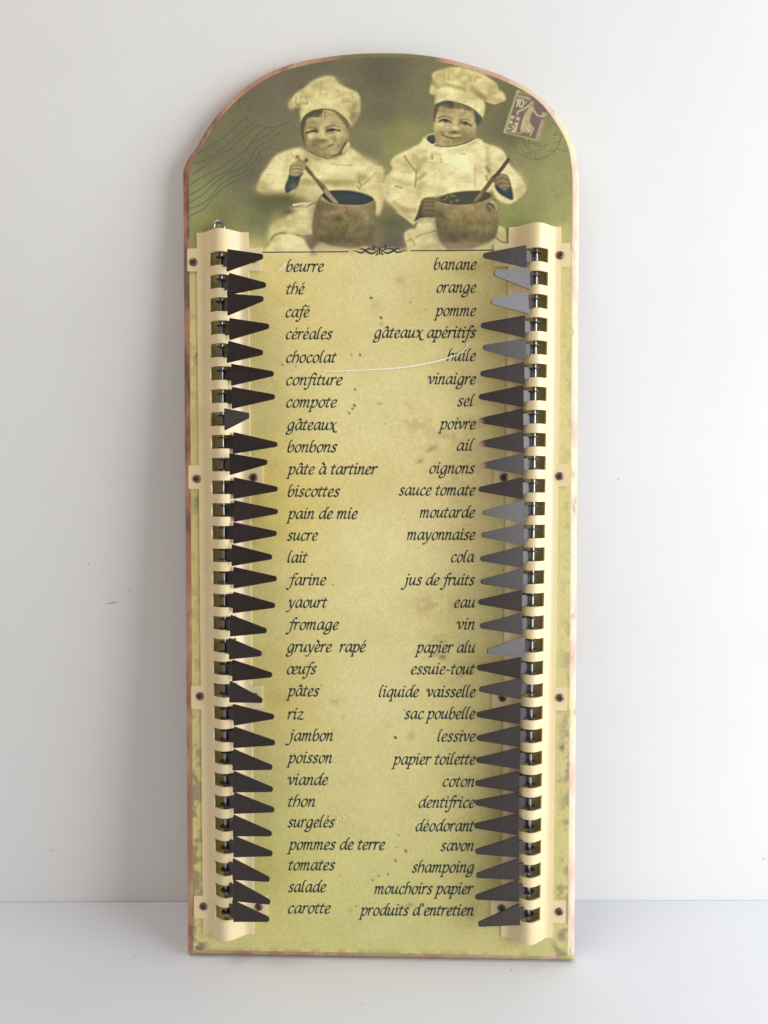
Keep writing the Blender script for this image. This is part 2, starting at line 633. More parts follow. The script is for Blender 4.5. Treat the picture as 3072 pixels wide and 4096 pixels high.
def blob(T, c, rx, ry, color, alpha=0.7, rot=0.0):
    """soft patch; radii in photo pixels"""
    x0, y0 = T(*c)
    R = 2.6 * max(rx, ry)
    i0, i1, j0, j1 = bbox(np.array([(x0, y0)]), R)
    sl = (slice(i0, i1), slice(j0, j1))
    dx, dy = PXX[sl] - x0, PYY[sl] - y0
    ca, sa = math.cos(math.radians(rot)), math.sin(math.radians(rot))
    u, v = (dx * ca + dy * sa) / rx, (-dx * sa + dy * ca) / ry
    put(sl, np.exp(-(u * u + v * v)), color, alpha)


def tr(x0, y0, k):
    return lambda x, y: (x0 + x / k, y0 + y / k)


ID = lambda x, y: (x, y)
Z1, Z2 = tr(700, 180, 1.929), tr(1500, 180, 1.929)
K1, K2 = tr(1140, 280, 5.184), tr(1700, 250, 4.879)
B1, B2 = tr(1000, 560, 2.9625), tr(1520, 520, 2.676)
ST = tr(1990, 330, 6.144)
CREAM, CREAM2, TAN, TAND, DARK, TEAL = (216, 200, 134), (222, 208, 144), (180, 160, 100), (140, 122, 76), (92, 82, 58), (64, 74, 70)

# postmark rings and waves on the left of the print
PM = tr(700, 180, 1.0)
for q in ([(80, 440), (150, 400), (200, 365), (260, 310), (290, 290)], [(75, 475), (130, 455), (200, 405), (260, 355), (320, 300)],
          [(68, 520), (110, 490), (160, 450), (230, 410), (290, 350), (340, 320)], [(60, 560), (120, 520), (170, 500), (240, 450), (290, 410), (330, 360), (370, 330)],
          [(60, 600), (110, 570), (160, 530), (230, 490), (270, 450), (300, 400), (350, 370), (400, 340)],
          [(57, 630), (110, 600), (150, 560), (200, 520), (260, 495), (300, 460), (330, 410), (380, 380), (420, 350)],
          [(57, 655), (100, 640), (140, 610), (180, 560), (230, 530), (280, 505), (320, 460), (350, 420), (400, 395)],
          [(63, 682), (120, 650), (160, 600), (210, 560), (270, 530), (310, 500), (350, 450)]):
    stroke(PM, q, 3.6, (82, 90, 64), 0.66, 2.2)
ring = [(375 + 118 * math.cos(a), 232 + 98 * math.sin(a)) for a in np.linspace(0.1, 3.3, 24)]
stroke(PM, ring, 3.0, (72, 80, 62), 0.5, 1.8)
for a in ((560, 470, 590, 520), (610, 440, 640, 500), (650, 520, 700, 500), (700, 510, 730, 470), (760, 460, 780, 430), (870, 330, 960, 260)):
    stroke(Z1, [(a[0], a[1]), (a[2], a[3])], 2.4, (80, 84, 62), 0.4, 1.8)
for a in ((1535, 190, 1548, 120), (1548, 120, 1570, 110), (1585, 150, 1600, 110), (1600, 150, 1640, 140)):
    stroke(Z1, [(a[0], a[1]), (a[2], a[3])], 2.2, (74, 78, 60), 0.45, 1.6)

# ---- first child's body
poly(B1, [(600, 85), (480, 110), (330, 165), (250, 245), (195, 335), (130, 420), (85, 560), (110, 610), (260, 640), (420, 640), (520, 690),
          (640, 720), (800, 725), (900, 700), (1300, 700), (1450, 740), (1490, 890), (1545, 860), (1584, 700), (1592, 480), (1578, 330),
          (1480, 290), (1380, 215), (1280, 150), (1170, 80), (1100, 170), (900, 225), (740, 160), (660, 110)], CREAM, 5)
poly(B1, [(520, 790), (790, 735), (775, 900), (745, 1130), (530, 1122), (410, 1100), (300, 1130), (230, 1220), (215, 1130), (240, 1020), (330, 950), (450, 880)], (212, 197, 130), 8)
poly(B1, [(640, 1130), (760, 1140), (850, 1200), (800, 1240), (790, 1345), (700, 1345), (690, 1260)], (128, 106, 88), 6)
poly(B1, [(215, 1345), (250, 1215), (300, 1140), (400, 1110), (560, 1130), (640, 1190), (690, 1270), (705, 1345)], (220, 205, 138), 4)
poly(B1, [(785, 1345), (800, 1230), (870, 1200), (950, 1255), (1290, 1285), (1390, 1300), (1395, 1345)], (206, 184, 124), 5)
poly(B1, [(1280, 1255), (1385, 1225), (1400, 1280), (1340, 1285)], (222, 206, 150), 2, 1, False)
stroke(B1, [(240, 1190), (290, 1130), (360, 1102), (420, 1106)], 5, (130, 112, 72), 0.8)
stroke(B1, [(540, 1124), (640, 1140), (745, 1132)], 4, (120, 104, 66), 0.8)
poly(B1, [(150, 635), (300, 650), (430, 655), (560, 640), (690, 690), (620, 740), (480, 760), (400, 830), (200, 860), (120, 760)], (104, 104, 62), 14, 0.95)
blob(B1, (430, 700), 60, 20, (92, 92, 52), 0.7)
blob(B1, (260, 640), 60, 10, (150, 136, 82), 0.6)
blob(B1, (460, 850), 26, 12, (90, 92, 62), 0.7)
blob(B1, (330, 960), 30, 40, (180, 165, 100), 0.5)
stroke(B1, [(520, 770), (600, 752), (680, 748), (790, 735)], 9, (216, 200, 138), 1)
stroke(B1, [(515, 790), (600, 790), (690, 795)], 3, (110, 96, 62), 0.8)
stroke(B1, [(530, 758), (620, 740), (720, 735)], 2.5, (140, 122, 80), 0.8)
stroke(B1, [(690, 780), (740, 752), (795, 735)], 4, (100, 88, 60), 0.8)
# jacket folds
blob(B1, (900, 500), 110, 12, (172, 152, 88), 0.85)
blob(B1, (1080, 510), 60, 16, (165, 145, 84), 0.7)
blob(B1, (680, 490), 35, 14, (178, 158, 94), 0.6)
stroke(B1, [(960, 280), (1080, 296), (1210, 300)], 4, (184, 160, 98), 0.8, 2)
stroke(B1, [(480, 150), (520, 200), (545, 240)], 4, (186, 166, 104), 0.7)
stroke(B1, [(200, 410), (280, 408), (350, 398)], 4, (172, 150, 96), 0.8)
stroke(B1, [(200, 540), (250, 520), (290, 490)], 6, (184, 164, 104), 0.6)
stroke(B1, [(330, 165), (360, 230)], 5, (190, 172, 110), 0.6)
blob(B1, (1345, 430), 26, 22, (158, 140, 86), 0.85, 30)
stroke(B1, [(1298, 400), (1300, 480), (1315, 560)], 5, (150, 132, 82), 0.7, 3)
stroke(B1, [(1310, 550), (1400, 475), (1500, 385)], 4.5, (146, 128, 80), 0.7, 3)
for c_, rx2, ry2, rot_, al_ in (((1530, 420), 22, 40, 10, .45), ((1560, 620), 14, 60, 0, .5), ((230, 590), 60, 14, 8, .5), ((420, 330), 12, 50, 10, .4), ((300, 240), 40, 16, -40, .3),
                               ((760, 640), 40, 20, 0, .45), ((1420, 240), 50, 12, 35, .45), ((700, 330), 10, 40, 0, .3), ((1000, 370), 80, 14, 0, -.0), ((1260, 600), 60, 12, 8, .4)):
    blob(B1, c_, rx2, ry2, (178, 160, 100), max(al_, 0), rot_)
for c_, rx2, ry2 in (((980, 400), 60, 24), ((320, 420), 40, 40), ((1380, 330), 40, 30), ((640, 960), 30, 50), ((450, 1230), 50, 24)):
    blob(B1, c_, rx2, ry2, (232, 219, 160), 0.7)
stroke(B1, [(1270, 490), (1310, 520)], 4, (130, 114, 72), 0.6, 2.5)
stroke(B1, [(1270, 548), (1300, 578)], 5, (104, 92, 62), 0.7, 2.5)
blob(B1, (1450, 560), 40, 12, (186, 168, 104), 0.6)
stroke(B1, [(1590, 470), (1560, 500), (1500, 480)], 4, (170, 150, 95), 0.6)
blob(B1, (560, 620), 30, 30, (190, 172, 106), 0.5)
blob(B1, (150, 560), 30, 24, (196, 176, 112), 0.6)
# forearm and fist
poly(B1, [(480, 400), (447, 470), (412, 560), (435, 632), (490, 600), (560, 550), (600, 440), (622, 390)], TEAL, 2.5)
blob(B1, (530, 550), 14, 16, (130, 112, 72), 0.7)
poly(B1, [(478, 310), (520, 262), (560, 240), (545, 200), (575, 180), (600, 230), (640, 240), (670, 215), (688, 245), (655, 290), (640, 350), (600, 415), (530, 428), (470, 405)], (164, 146, 94), 2)
for y in (285, 325, 372):
    stroke(B1, [(520, y), (570, y - 8), (625, y + 12)], 6, (188, 170, 110), 0.6, 2.4)
    stroke(B1, [(510, y + 20), (570, y + 14), (622, y + 32)], 3.2, (112, 98, 64), 0.65, 2)
blob(B1, (556, 200), 6, 7, (110, 96, 64), 0.6)
blob(B1, (668, 240), 8, 9, (100, 88, 60), 0.7)
stroke(B1, [(480, 300), (468, 400)], 4, (100, 88, 58), 0.7)
# spoon, pot
poly(B1, [(845, 650), (862, 720), (960, 762), (1150, 775), (1350, 770), (1482, 715), (1486, 900), (1470, 1050), (1420, 1180), (1400, 1250),
          (1250, 1262), (1000, 1245), (850, 1205), (770, 1165), (738, 1050), (752, 900), (795, 740)], (128, 113, 71), 2.5)
blob(B1, (800, 950), 26, 90, (104, 92, 60), 0.6)
blob(B1, (1250, 850), 75, 30, (156, 132, 86), 0.7)
blob(B1, (1220, 1000), 60, 60, (142, 124, 78), 0.6)
blob(B1, (1100, 1180), 110, 26, (98, 88, 58), 0.75)
blob(B1, (1440, 1130), 16, 60, (100, 92, 62), 0.6)
blob(B1, (1250, 1255), 60, 10, (140, 112, 88), 0.7)
poly(B1, [(848, 655), (900, 612), (1000, 596), (1150, 598), (1300, 622), (1420, 660), (1466, 700), (1440, 742), (1330, 768), (1150, 768), (980, 748), (880, 708)], (58, 68, 66), 2)
stroke(B1, [(850, 680), (960, 752), (1150, 778), (1340, 774), (1478, 722)], 4.5, (166, 142, 92), 0.9)
stroke(B1, [(900, 612), (1000, 596), (1150, 598), (1300, 622), (1440, 680)], 3, (120, 104, 66), 0.7)
poly(B1, [(655, 285), (690, 318), (780, 440), (890, 545), (960, 640), (1055, 752), (990, 745), (930, 680), (860, 605), (760, 470), (650, 345)], (108, 97, 62), 1.8, 1, False)
poly(B1, [(890, 560), (960, 640), (1055, 752), (990, 745), (930, 680), (870, 600)], (166, 140, 92), 2, 0.9, False)
stroke(B1, [(665, 310), (790, 470), (880, 570)], 3, (150, 132, 86), 0.6)
blob(B1, (1085, 835), 16, 16, (174, 140, 94), 0.95)
blob(B1, (1045, 930), 17, 17, (86, 80, 58), 0.75)
stroke(B1, [(1140, 790), (1150, 860)], 6, (110, 96, 62), 0.6, 3)
# ---- first child's head
poly(K1, [(330, 1130), (290, 900), (270, 800), (130, 830), (70, 700), (130, 620), (200, 500), (350, 400), (480, 300), (600, 210), (750, 150),
          (900, 120), (1020, 150), (1110, 270), (1250, 350), (1430, 420), (1540, 520), (1560, 700), (1550, 850), (1480, 1020), (1370, 1170),
          (1340, 1140), (1250, 1010), (1120, 900), (980, 830), (800, 810), (620, 840), (450, 920), (370, 1020)], (208, 191, 124), 4)
poly(K1, [(110, 800), (280, 800), (305, 1060), (190, 1030), (100, 920)], (120, 110, 72), 7, 0.95)
poly(K1, [(1370, 860), (1530, 860), (1490, 1020), (1370, 1170)], (150, 132, 86), 5, 0.9)
blob(K1, (900, 260), 40, 26, (218, 202, 138), 0.7)
blob(K1, (850, 680), 80, 22, (222, 208, 144), 0.9)
blob(K1, (1380, 780), 28, 24, (176, 156, 100), 0.7)
blob(K1, (640, 280), 26, 14, (180, 162, 104), 0.7)
blob(K1, (130, 690), 14, 22, (176, 156, 104), 0.7)
for q, w, c in (([(230, 550), (225, 690)], 6, (146, 126, 80)), ([(350, 540), (300, 640)], 5, (180, 160, 104)), ([(435, 540), (470, 690)], 6, (150, 130, 82)),
                ([(290, 720), (350, 690), (430, 695)], 12, (136, 116, 74)), ([(740, 230), (750, 350), (735, 480)], 5, (176, 156, 98)),
                ([(1100, 430), (1130, 500), (1170, 530)], 9, (176, 156, 98)), ([(1200, 660), (1280, 635), (1360, 670)], 10, (166, 146, 90)),
                ([(1320, 700), (1410, 705)], 4, (226, 212, 150)), ([(1400, 850), (1520, 855)], 4, (222, 206, 146)), ([(1420, 690), (1425, 830)], 5, (160, 140, 90)),
                ([(1390, 480), (1410, 590)], 5, (176, 158, 102)), ([(880, 460), (870, 500)], 6, (186, 168, 106)), ([(500, 560), (540, 660)], 6, (186, 168, 108)),
                ([(270, 740), (300, 800)], 16, (120, 106, 70))):
    stroke(K1, q, w * 1.2, c, 0.55, 4)
poly(K1, [(380, 1100), (440, 980), (560, 880), (740, 825), (920, 828), (1080, 900), (1200, 1000), (1262, 1150), (1272, 1350), (1222, 1550),
          (1130, 1700), (1000, 1790), (850, 1832), (700, 1790), (520, 1690), (430, 1560), (392, 1350)], (180, 162, 106), 2.5)
blob(K1, (820, 1010), 60, 24, (190, 170, 110), 0.8)
blob(K1, (560, 1400), 26, 22, (206, 190, 124), 0.85)
blob(K1, (1080, 1390), 30, 24, (210, 192, 126), 0.85)
blob(K1, (790, 1350), 17, 30, (220, 204, 138), 0.95)
blob(K1, (770, 1200), 12, 22, (198, 180, 116), 0.7)
blob(K1, (560, 1100), 34, 18, (150, 132, 78), 0.6)
blob(K1, (560, 1640), 50, 26, (138, 121, 72), 0.8, 25)
blob(K1, (1170, 1540), 20, 34, (142, 126, 76), 0.75, 15)
blob(K1, (960, 1660), 30, 16, (178, 160, 102), 0.7)
blob(K1, (850, 1780), 40, 12, (140, 124, 76), 0.7)
blob(K1, (420, 1400), 10, 50, (120, 108, 70), 0.7)
blob(K1, (640, 1245), 13, 12, (112, 96, 62), 0.85)
blob(K1, (880, 1250), 11, 14, (118, 102, 66), 0.8)
blob(K1, (740, 1490), 34, 12, (122, 104, 62), 0.9)
blob(K1, (620, 1480), 12, 18, (130, 112, 68), 0.75, 30)
blob(K1, (1010, 1440), 10, 20, (140, 122, 76), 0.75, -30)
poly(K1, [(325, 1180), (350, 1050), (450, 920), (600, 845), (780, 825), (740, 940), (690, 975), (520, 985), (440, 1050), (425, 1150), (392, 1260), (400, 1520), (345, 1380)], (84, 82, 62), 3, 0.95)
poly(K1, [(1000, 840), (1120, 910), (1240, 1010), (1330, 1150), (1320, 1190), (1260, 1170), (1180, 1060), (1100, 960)], (122, 104, 72), 4, 0.9)
for x in (560, 640, 700, 760, 820):
    stroke(K1, [(x + 20, 850), (x, 975)], 4, (108, 94, 64), 0.7)
stroke(K1, [(320, 1120), (370, 1020), (450, 925), (620, 842), (800, 812), (980, 832), (1120, 902), (1250, 1012), (1340, 1140)], 3.5, (86, 80, 52), 0.85, 1.4)
stroke(K1, [(450, 1308), (530, 1278), (600, 1262), (660, 1280)], 8, (64, 60, 46), 0.8, 2.6)
stroke(K1, [(520, 1312), (600, 1308), (660, 1300)], 3, (200, 184, 124), 0.7)
stroke(K1, [(430, 1215), (540, 1190), (640, 1205)], 5, (128, 110, 68), 0.7, 2.5)
stroke(K1, [(885, 1262), (960, 1235), (1040, 1240), (1135, 1255)], 8, (68, 66, 52), 0.8, 2.6)
blob(K1, (975, 1245), 8, 7, (48, 54, 50), 0.95)
stroke(K1, [(900, 1300), (1000, 1305), (1080, 1290)], 3.5, (150, 132, 84), 0.7)
stroke(K1, [(865, 1180), (950, 1155), (1050, 1160), (1120, 1190)], 5, (120, 104, 66), 0.75, 2.4)
stroke(K1, [(770, 1440), (830, 1462), (885, 1466)], 5, (112, 90, 58), 0.9)
blob(K1, (920, 1500), 15, 9, (202, 184, 122), 0.6)
stroke(K1, [(610, 1560), (680, 1588), (800, 1600), (900, 1582), (990, 1540)], 7, (112, 92, 58), 0.7, 2.6)
stroke(K1, [(660, 1592), (780, 1600), (880, 1590)], 3.5, (176, 160, 106), 0.85)
stroke(K1, [(700, 1630), (800, 1640), (880, 1622)], 3.5, (130, 112, 70), 0.7)
blob(K1, (1285, 1340), 9, 18, (172, 148, 98), 0.9)
stroke(K1, [(1245, 1520), (1200, 1620), (1145, 1730)], 11, (74, 80, 62), 0.8, 3)
poly(K1, [(1270, 1540), (1330, 1490), (1340, 1600), (1200, 1720), (1180, 1700)], (204, 186, 122), 2.5)
stroke(K1, [(500, 1690), (620, 1760), (740, 1810), (850, 1840)], 4, (92, 76, 66), 0.9)
stroke(K1, [(500, 1715), (640, 1785), (850, 1860)], 3, (232, 220, 170), 0.7)
stroke(K1, [(1000, 1770), (1060, 1765), (1130, 1730)], 5, (100, 88, 58), 0.8)

# ---- second child's body
poly(B2, [(480, 70), (430, 140), (300, 210), (150, 290), (115, 360), (135, 420), (60, 500), (35, 620), (60, 740), (150, 830), (250, 920), (365, 1005),
          (440, 850), (480, 740), (640, 720), (800, 690), (1050, 690), (1140, 700), (1200, 640), (1240, 720), (1300, 770), (1390, 790), (1500, 720), (1565, 620),
          (1500, 500), (1375, 350), (1330, 240), (1240, 180), (1120, 140), (1060, 95), (900, 150), (650, 185), (560, 150)], (214, 198, 132), 4)
poly(B2, [(430, 970), (590, 940), (620, 1100), (640, 1200), (700, 1300), (330, 1300), (280, 1210), (258, 1110), (300, 1070), (380, 1050), (400, 1000)], (214, 198, 134), 3.5)
poly(B2, [(1255, 1030), (1340, 1060), (1340, 1200), (1240, 1295), (960, 1295), (1180, 1200), (1245, 1120)], (210, 193, 130), 3)
blob(B2, (320, 1180), 20, 34, (176, 160, 96), 0.6)
stroke(B2, [(290, 1190), (340, 1170), (375, 1240)], 5, (150, 134, 82), 0.7, 2.5)
stroke(B2, [(380, 1160), (440, 1120), (600, 1080)], 4, (130, 114, 72), 0.8)
stroke(B2, [(440, 985), (520, 975), (590, 985)], 12, (150, 128, 82), 0.5, 4)
stroke(B2, [(1240, 1150), (1290, 1190), (1335, 1205)], 4.5, (112, 94, 62), 0.85)
poly(B2, [(500, 195), (660, 190), (900, 150), (1060, 100), (1125, 250), (1145, 640), (800, 680), (640, 700), (490, 640)], (220, 205, 142), 3)
blob(B2, (150, 1000), 60, 26, (84, 88, 60), 0.5)
for c_, rx2, ry2, rot_, al_ in (((80, 620), 14, 60, 0, .5), ((220, 860), 60, 18, 35, .5), ((260, 560), 40, 14, 15, .5), ((180, 330), 30, 14, -30, .5), ((300, 400), 26, 14, 30, .4),
                               ((420, 600), 14, 60, 5, .5), ((1170, 420), 10, 60, 0, .5), ((1300, 300), 14, 40, -30, .35), ((1500, 620), 26, 36, 20, .5), ((420, 260), 30, 18, -30, .4),
                               ((600, 640), 60, 14, -10, .4), ((520, 1240), 60, 14, 0, .4)):
    blob(B2, c_, rx2, ry2, (176, 158, 98), al_, rot_)
for c_, rx2, ry2 in (((820, 380), 70, 40), ((1240, 270), 26, 30), ((150, 700), 40, 26), ((1440, 520), 30, 30), ((520, 1160), 40, 24)):
    blob(B2, c_, rx2, ry2, (233, 220, 162), 0.75)
for q, w, c, a in (([(262, 275), (310, 350), (390, 450)], 6, (124, 108, 70), 0.8), ([(390, 440), (385, 520), (375, 605)], 5, (112, 98, 66), 0.8),
                   ([(385, 545), (430, 505), (480, 470)], 10, (150, 130, 82), 0.9), ([(400, 440), (430, 350), (490, 310)], 20, (170, 152, 96), 0.8),
                   ([(370, 280), (375, 340)], 22, (172, 154, 96), 0.7), ([(165, 600), (240, 618)], 5, (132, 112, 70), 0.9),
                   ([(200, 350), (300, 380)], 12, (180, 162, 102), 0.7), ([(230, 450), (330, 445)], 12, (182, 164, 104), 0.7),
                   ([(140, 530), (240, 560), (330, 590)], 8, (184, 166, 106), 0.7), ([(150, 780), (260, 850), (370, 860)], 18, (164, 138, 90), 0.85),
                   ([(555, 290), (570, 260), (640, 262)], 12, (168, 150, 94), 0.8), ([(560, 310), (558, 270)], 5, (150, 132, 82), 0.8),
                   ([(650, 300), (660, 350)], 3, (160, 142, 90), 0.8), ([(870, 252), (910, 256)], 4, (150, 130, 82), 0.8),
                   ([(505, 350), (600, 352), (720, 368)], 4, (186, 168, 108), 0.6), ([(1020, 350), (1018, 450), (1018, 620)], 5, (190, 150, 118), 0.6),
                   ([(1150, 200), (1150, 330)], 14, (176, 158, 100), 0.7), ([(1140, 400), (1165, 440)], 12, (112, 90, 62), 0.85),
                   ([(1140, 490), (1150, 540)], 6, (130, 112, 74), 0.8), ([(1470, 640), (1540, 610)], 18, (192, 172, 112), 0.6),
                   ([(500, 220), (500, 340)], 4, (192, 176, 112), 0.7), ([(190, 880), (280, 940), (360, 1000)], 8, (210, 192, 130), 0.8)):
    stroke(B2, q, w, c, a * 0.8, 4.5)
poly(B2, [(368, 985), (405, 880), (432, 800), (470, 840), (480, 940), (440, 945)], (76, 76, 60), 2.5)
poly(B2, [(432, 800), (470, 732), (590, 728), (605, 800), (595, 930), (470, 935)], (104, 92, 62), 2.5)
for y in (752, 792, 832, 880):
    stroke(B2, [(475, y + 6), (520, y), (595, y + 4)], 8 if y < 860 else 5, (150, 133, 86), 0.55 if y < 860 else 0.25, 3)
stroke(B2, [(375, 990), (440, 950), (590, 938)], 5, (206, 190, 128), 0.7)
poly(B2, [(595, 750), (625, 715), (800, 668), (1050, 655), (1180, 672), (1215, 720), (1262, 780), (1265, 960), (1250, 1100), (1200, 1170), (1050, 1220),
          (850, 1232), (700, 1220), (640, 1170), (605, 1040), (592, 900)], (134, 117, 75), 2.5)
blob(B2, (640, 950), 26, 90, (108, 96, 62), 0.6)
blob(B2, (1010, 860), 70, 30, (164, 138, 88), 0.8)
blob(B2, (930, 1000), 80, 40, (150, 132, 78), 0.6)
blob(B2, (880, 1130), 110, 26, (100, 90, 64), 0.8)
blob(B2, (900, 1225), 80, 10, (150, 128, 96), 0.7)
blob(B2, (1215, 1020), 16, 40, (112, 108, 66), 0.6)
poly(B2, [(612, 752), (660, 715), (800, 675), (950, 660), (1080, 660), (1180, 685), (1170, 730), (1060, 775), (900, 800), (740, 795), (640, 780)], (80, 78, 56), 2)
for x, y, r in ((640, 750, 5), (690, 745, 5), (770, 700, 7), (760, 770, 5), (825, 755, 6), (720, 720, 5), (800, 705, 4)):
    blob(B2, (x, y), r, r * 0.7, (168, 150, 104), 0.7)
blob(B2, (960, 720), 34, 14, (62, 72, 60), 0.8)
stroke(B2, [(605, 770), (700, 795), (860, 812), (1000, 795), (1120, 765), (1200, 725)], 5, (160, 134, 86), 0.9)
stroke(B2, [(610, 745), (700, 700), (850, 664), (1050, 652), (1180, 676)], 4, (112, 96, 62), 0.8)
stroke(B2, [(1170, 860), (1150, 810), (1180, 785), (1220, 830)], 12, (78, 80, 58), 0.9, 3)
stroke(B2, [(1180, 765), (1235, 790), (1250, 850)], 9, (172, 156, 98), 0.8, 3)
poly(B2, [(1225, 590), (1300, 560), (1385, 550), (1425, 742), (1330, 715), (1262, 665)], (60, 72, 68), 2.5)
poly(B2, [(1190, 500), (1280, 468), (1370, 490), (1392, 600), (1335, 645), (1262, 600), (1215, 560)], (126, 109, 70), 2.5)
for q in ([(1240, 520), (1300, 490), (1360, 510)], [(1250, 560), (1310, 545), (1375, 560)], [(1290, 605), (1340, 590), (1380, 600)]):
    stroke(B2, q, 7, (158, 140, 92), 0.55, 2.6)
    stroke(B2, [(a, b + 20) for a, b in q], 3.2, (92, 82, 58), 0.5, 2)
stroke(B2, [(1205, 600), (1240, 680), (1310, 740), (1400, 775)], 11, (208, 194, 128), 0.95, 3)
stroke(B2, [(1372, 320), (1290, 430), (1210, 520)], 15, (92, 76, 66), 0.95, 2)
stroke(B2, [(1200, 530), (1120, 640), (1015, 775)], 17, (110, 98, 64), 0.95, 2)
stroke(B2, [(1100, 650), (1030, 740)], 8, (150, 134, 86), 0.6, 3)
# ---- second child's head
poly(K2, [(190, 830), (200, 650), (100, 610), (90, 520), (150, 350), (140, 220), (300, 140), (480, 90), (700, 88), (900, 150), (1100, 200), (1280, 320),
          (1400, 420), (1430, 520), (1540, 600), (1570, 740), (1450, 800), (1350, 825), (1220, 790), (1155, 765), (1165, 900), (1112, 1085), (1050, 1010),
          (950, 920), (800, 840), (600, 780), (430, 750), (300, 780)], (202, 186, 118), 3.5)
poly(K2, [(268, 500), (480, 490), (780, 540), (1000, 620), (1155, 770), (1110, 1062), (950, 910), (700, 800), (430, 750), (240, 790)], (218, 201, 136), 4)
for q, w, c, a in (([(330, 450), (450, 440), (600, 480), (770, 520)], 13, (150, 130, 78), 0.9), ([(930, 520), (1040, 610), (1160, 690)], 22, (150, 128, 84), 0.85),
                   ([(760, 110), (720, 190), (640, 270)], 18, (164, 148, 90), 0.8), ([(800, 200), (880, 300), (930, 460)], 14, (172, 156, 96), 0.8),
                   ([(160, 400), (240, 470)], 22, (146, 130, 80), 0.85), ([(975, 360), (1000, 290), (1080, 285)], 7, (150, 124, 84), 0.9),
                   ([(1190, 500), (1160, 560), (1100, 570)], 6, (216, 202, 140), 0.8), ([(1250, 640), (1350, 720), (1450, 740)], 20, (176, 156, 100), 0.6),
                   ([(1290, 470), (1370, 450)], 22, (168, 152, 98), 0.7), ([(460, 180), (470, 330)], 6, (176, 160, 100), 0.7), ([(370, 200), (380, 360)], 6, (178, 160, 100), 0.6),
                   ([(560, 190), (540, 330)], 8, (190, 174, 112), 0.6), ([(200, 640), (215, 780)], 10, (170, 152, 98), 0.7), ([(120, 560), (180, 600)], 8, (190, 175, 110), 0.7),
                   ([(700, 330), (800, 300)], 8, (214, 200, 138), 0.7), ([(1130, 900), (1090, 1040)], 10, (178, 158, 100), 0.6)):
    stroke(K2, q, w, c, a * 0.8, 4.5)
blob(K2, (1370, 660), 20, 18, (214, 196, 136), 0.8)
blob(K2, (1050, 420), 26, 22, (210, 190, 128), 0.6)
blob(K2, (270, 330), 14, 24, (212, 198, 132), 0.7)
stroke(K2, [(1160, 770), (1230, 800), (1350, 830), (1450, 805), (1560, 765)], 5, (110, 100, 64), 0.7, 2)
poly(K2, [(180, 1150), (230, 950), (330, 830), (500, 785), (800, 850), (950, 950), (1000, 1100), (995, 1280), (935, 1480), (820, 1560), (600, 1625),
          (400, 1645), (280, 1625), (212, 1560), (172, 1400), (165, 1250)], (180, 161, 105), 2.5)
blob(K2, (600, 970), 70, 22, (172, 152, 92), 0.6)
blob(K2, (310, 1230), 24, 20, (208, 188, 122), 0.9)
blob(K2, (840, 1290), 26, 20, (196, 176, 114), 0.8)
blob(K2, (575, 1250), 15, 30, (212, 194, 128), 0.95)
blob(K2, (560, 1120), 14, 18, (178, 160, 98), 0.6)
blob(K2, (470, 1580), 44, 12, (176, 154, 98), 0.8)
blob(K2, (860, 1440), 28, 34, (138, 121, 74), 0.8, 20)
blob(K2, (240, 1460), 14, 36, (150, 132, 82), 0.6)
blob(K2, (650, 1530), 60, 14, (136, 119, 72), 0.7)
poly(K2, [(165, 1130), (190, 850), (300, 785), (450, 757), (570, 785), (560, 895), (420, 885), (300, 860), (245, 950), (205, 1090), (180, 1160)], (84, 84, 64), 3, 0.95)
blob(K2, (350, 900), 26, 14, (150, 132, 84), 0.6)
poly(K2, [(560, 785), (800, 845), (960, 940), (870, 945), (740, 905), (600, 900)], (126, 110, 73), 3, 0.85)
for x in (600, 650, 760, 820, 860):
    stroke(K2, [(x, 815 + (x - 600) * .2), (x + 10, 900 + (x - 600) * .16)], 4, (96, 86, 60), 0.7)
poly(K2, [(960, 950), (1050, 1020), (1108, 1095), (1085, 1180), (1015, 1225), (975, 1120)], (76, 82, 70), 4, 0.95)
stroke(K2, [(195, 835), (300, 780), (430, 752), (600, 782), (800, 842), (950, 922), (1050, 1012), (1110, 1085)], 3.5, (84, 80, 56), 0.85, 1.5)
stroke(K2, [(285, 1150), (350, 1120), (430, 1125), (495, 1165)], 8, (64, 62, 50), 0.8, 2.8)
blob(K2, (405, 1148), 9, 7, (50, 56, 50), 0.95)
stroke(K2, [(330, 1180), (420, 1185), (480, 1180)], 4, (182, 164, 108), 0.7)
stroke(K2, [(260, 1090), (370, 1045), (490, 1075)], 5, (122, 106, 68), 0.75, 2.5)
stroke(K2, [(690, 1185), (760, 1165), (830, 1185), (900, 1235)], 7, (68, 66, 54), 0.8, 2.8)
blob(K2, (785, 1192), 9, 7, (52, 58, 52), 0.95)
stroke(K2, [(690, 1130), (780, 1105), (880, 1140)], 5, (120, 104, 68), 0.75, 2.5)
blob(K2, (690, 1160), 10, 14, (128, 110, 72), 0.8)
blob(K2, (510, 1120), 9, 12, (140, 122, 78), 0.6)
blob(K2, (560, 1365), 34, 9, (116, 98, 60), 0.95)
blob(K2, (400, 1390), 12, 12, (196, 178, 120), 0.5)
stroke(K2, [(420, 1405), (540, 1425), (690, 1420)], 6, (192, 173, 114), 0.5, 3.5)
stroke(K2, [(345, 1415), (450, 1460), (560, 1476), (710, 1468)], 7, (104, 92, 58), 0.75, 2.8)
blob(K2, (345, 1400), 8, 10, (120, 104, 66), 0.7)
blob(K2, (740, 1420), 9, 14, (134, 116, 74), 0.7)
blob(K2, (960, 1420), 9, 14, (156, 142, 92), 0.8)
poly(K2, [(10, 1480), (60, 1415), (165, 1405), (205, 1520), (150, 1600), (60, 1545)], (76, 84, 70), 2)
stroke(K2, [(20, 1490), (60, 1415), (160, 1395)], 5, (196, 184, 118), 0.9)
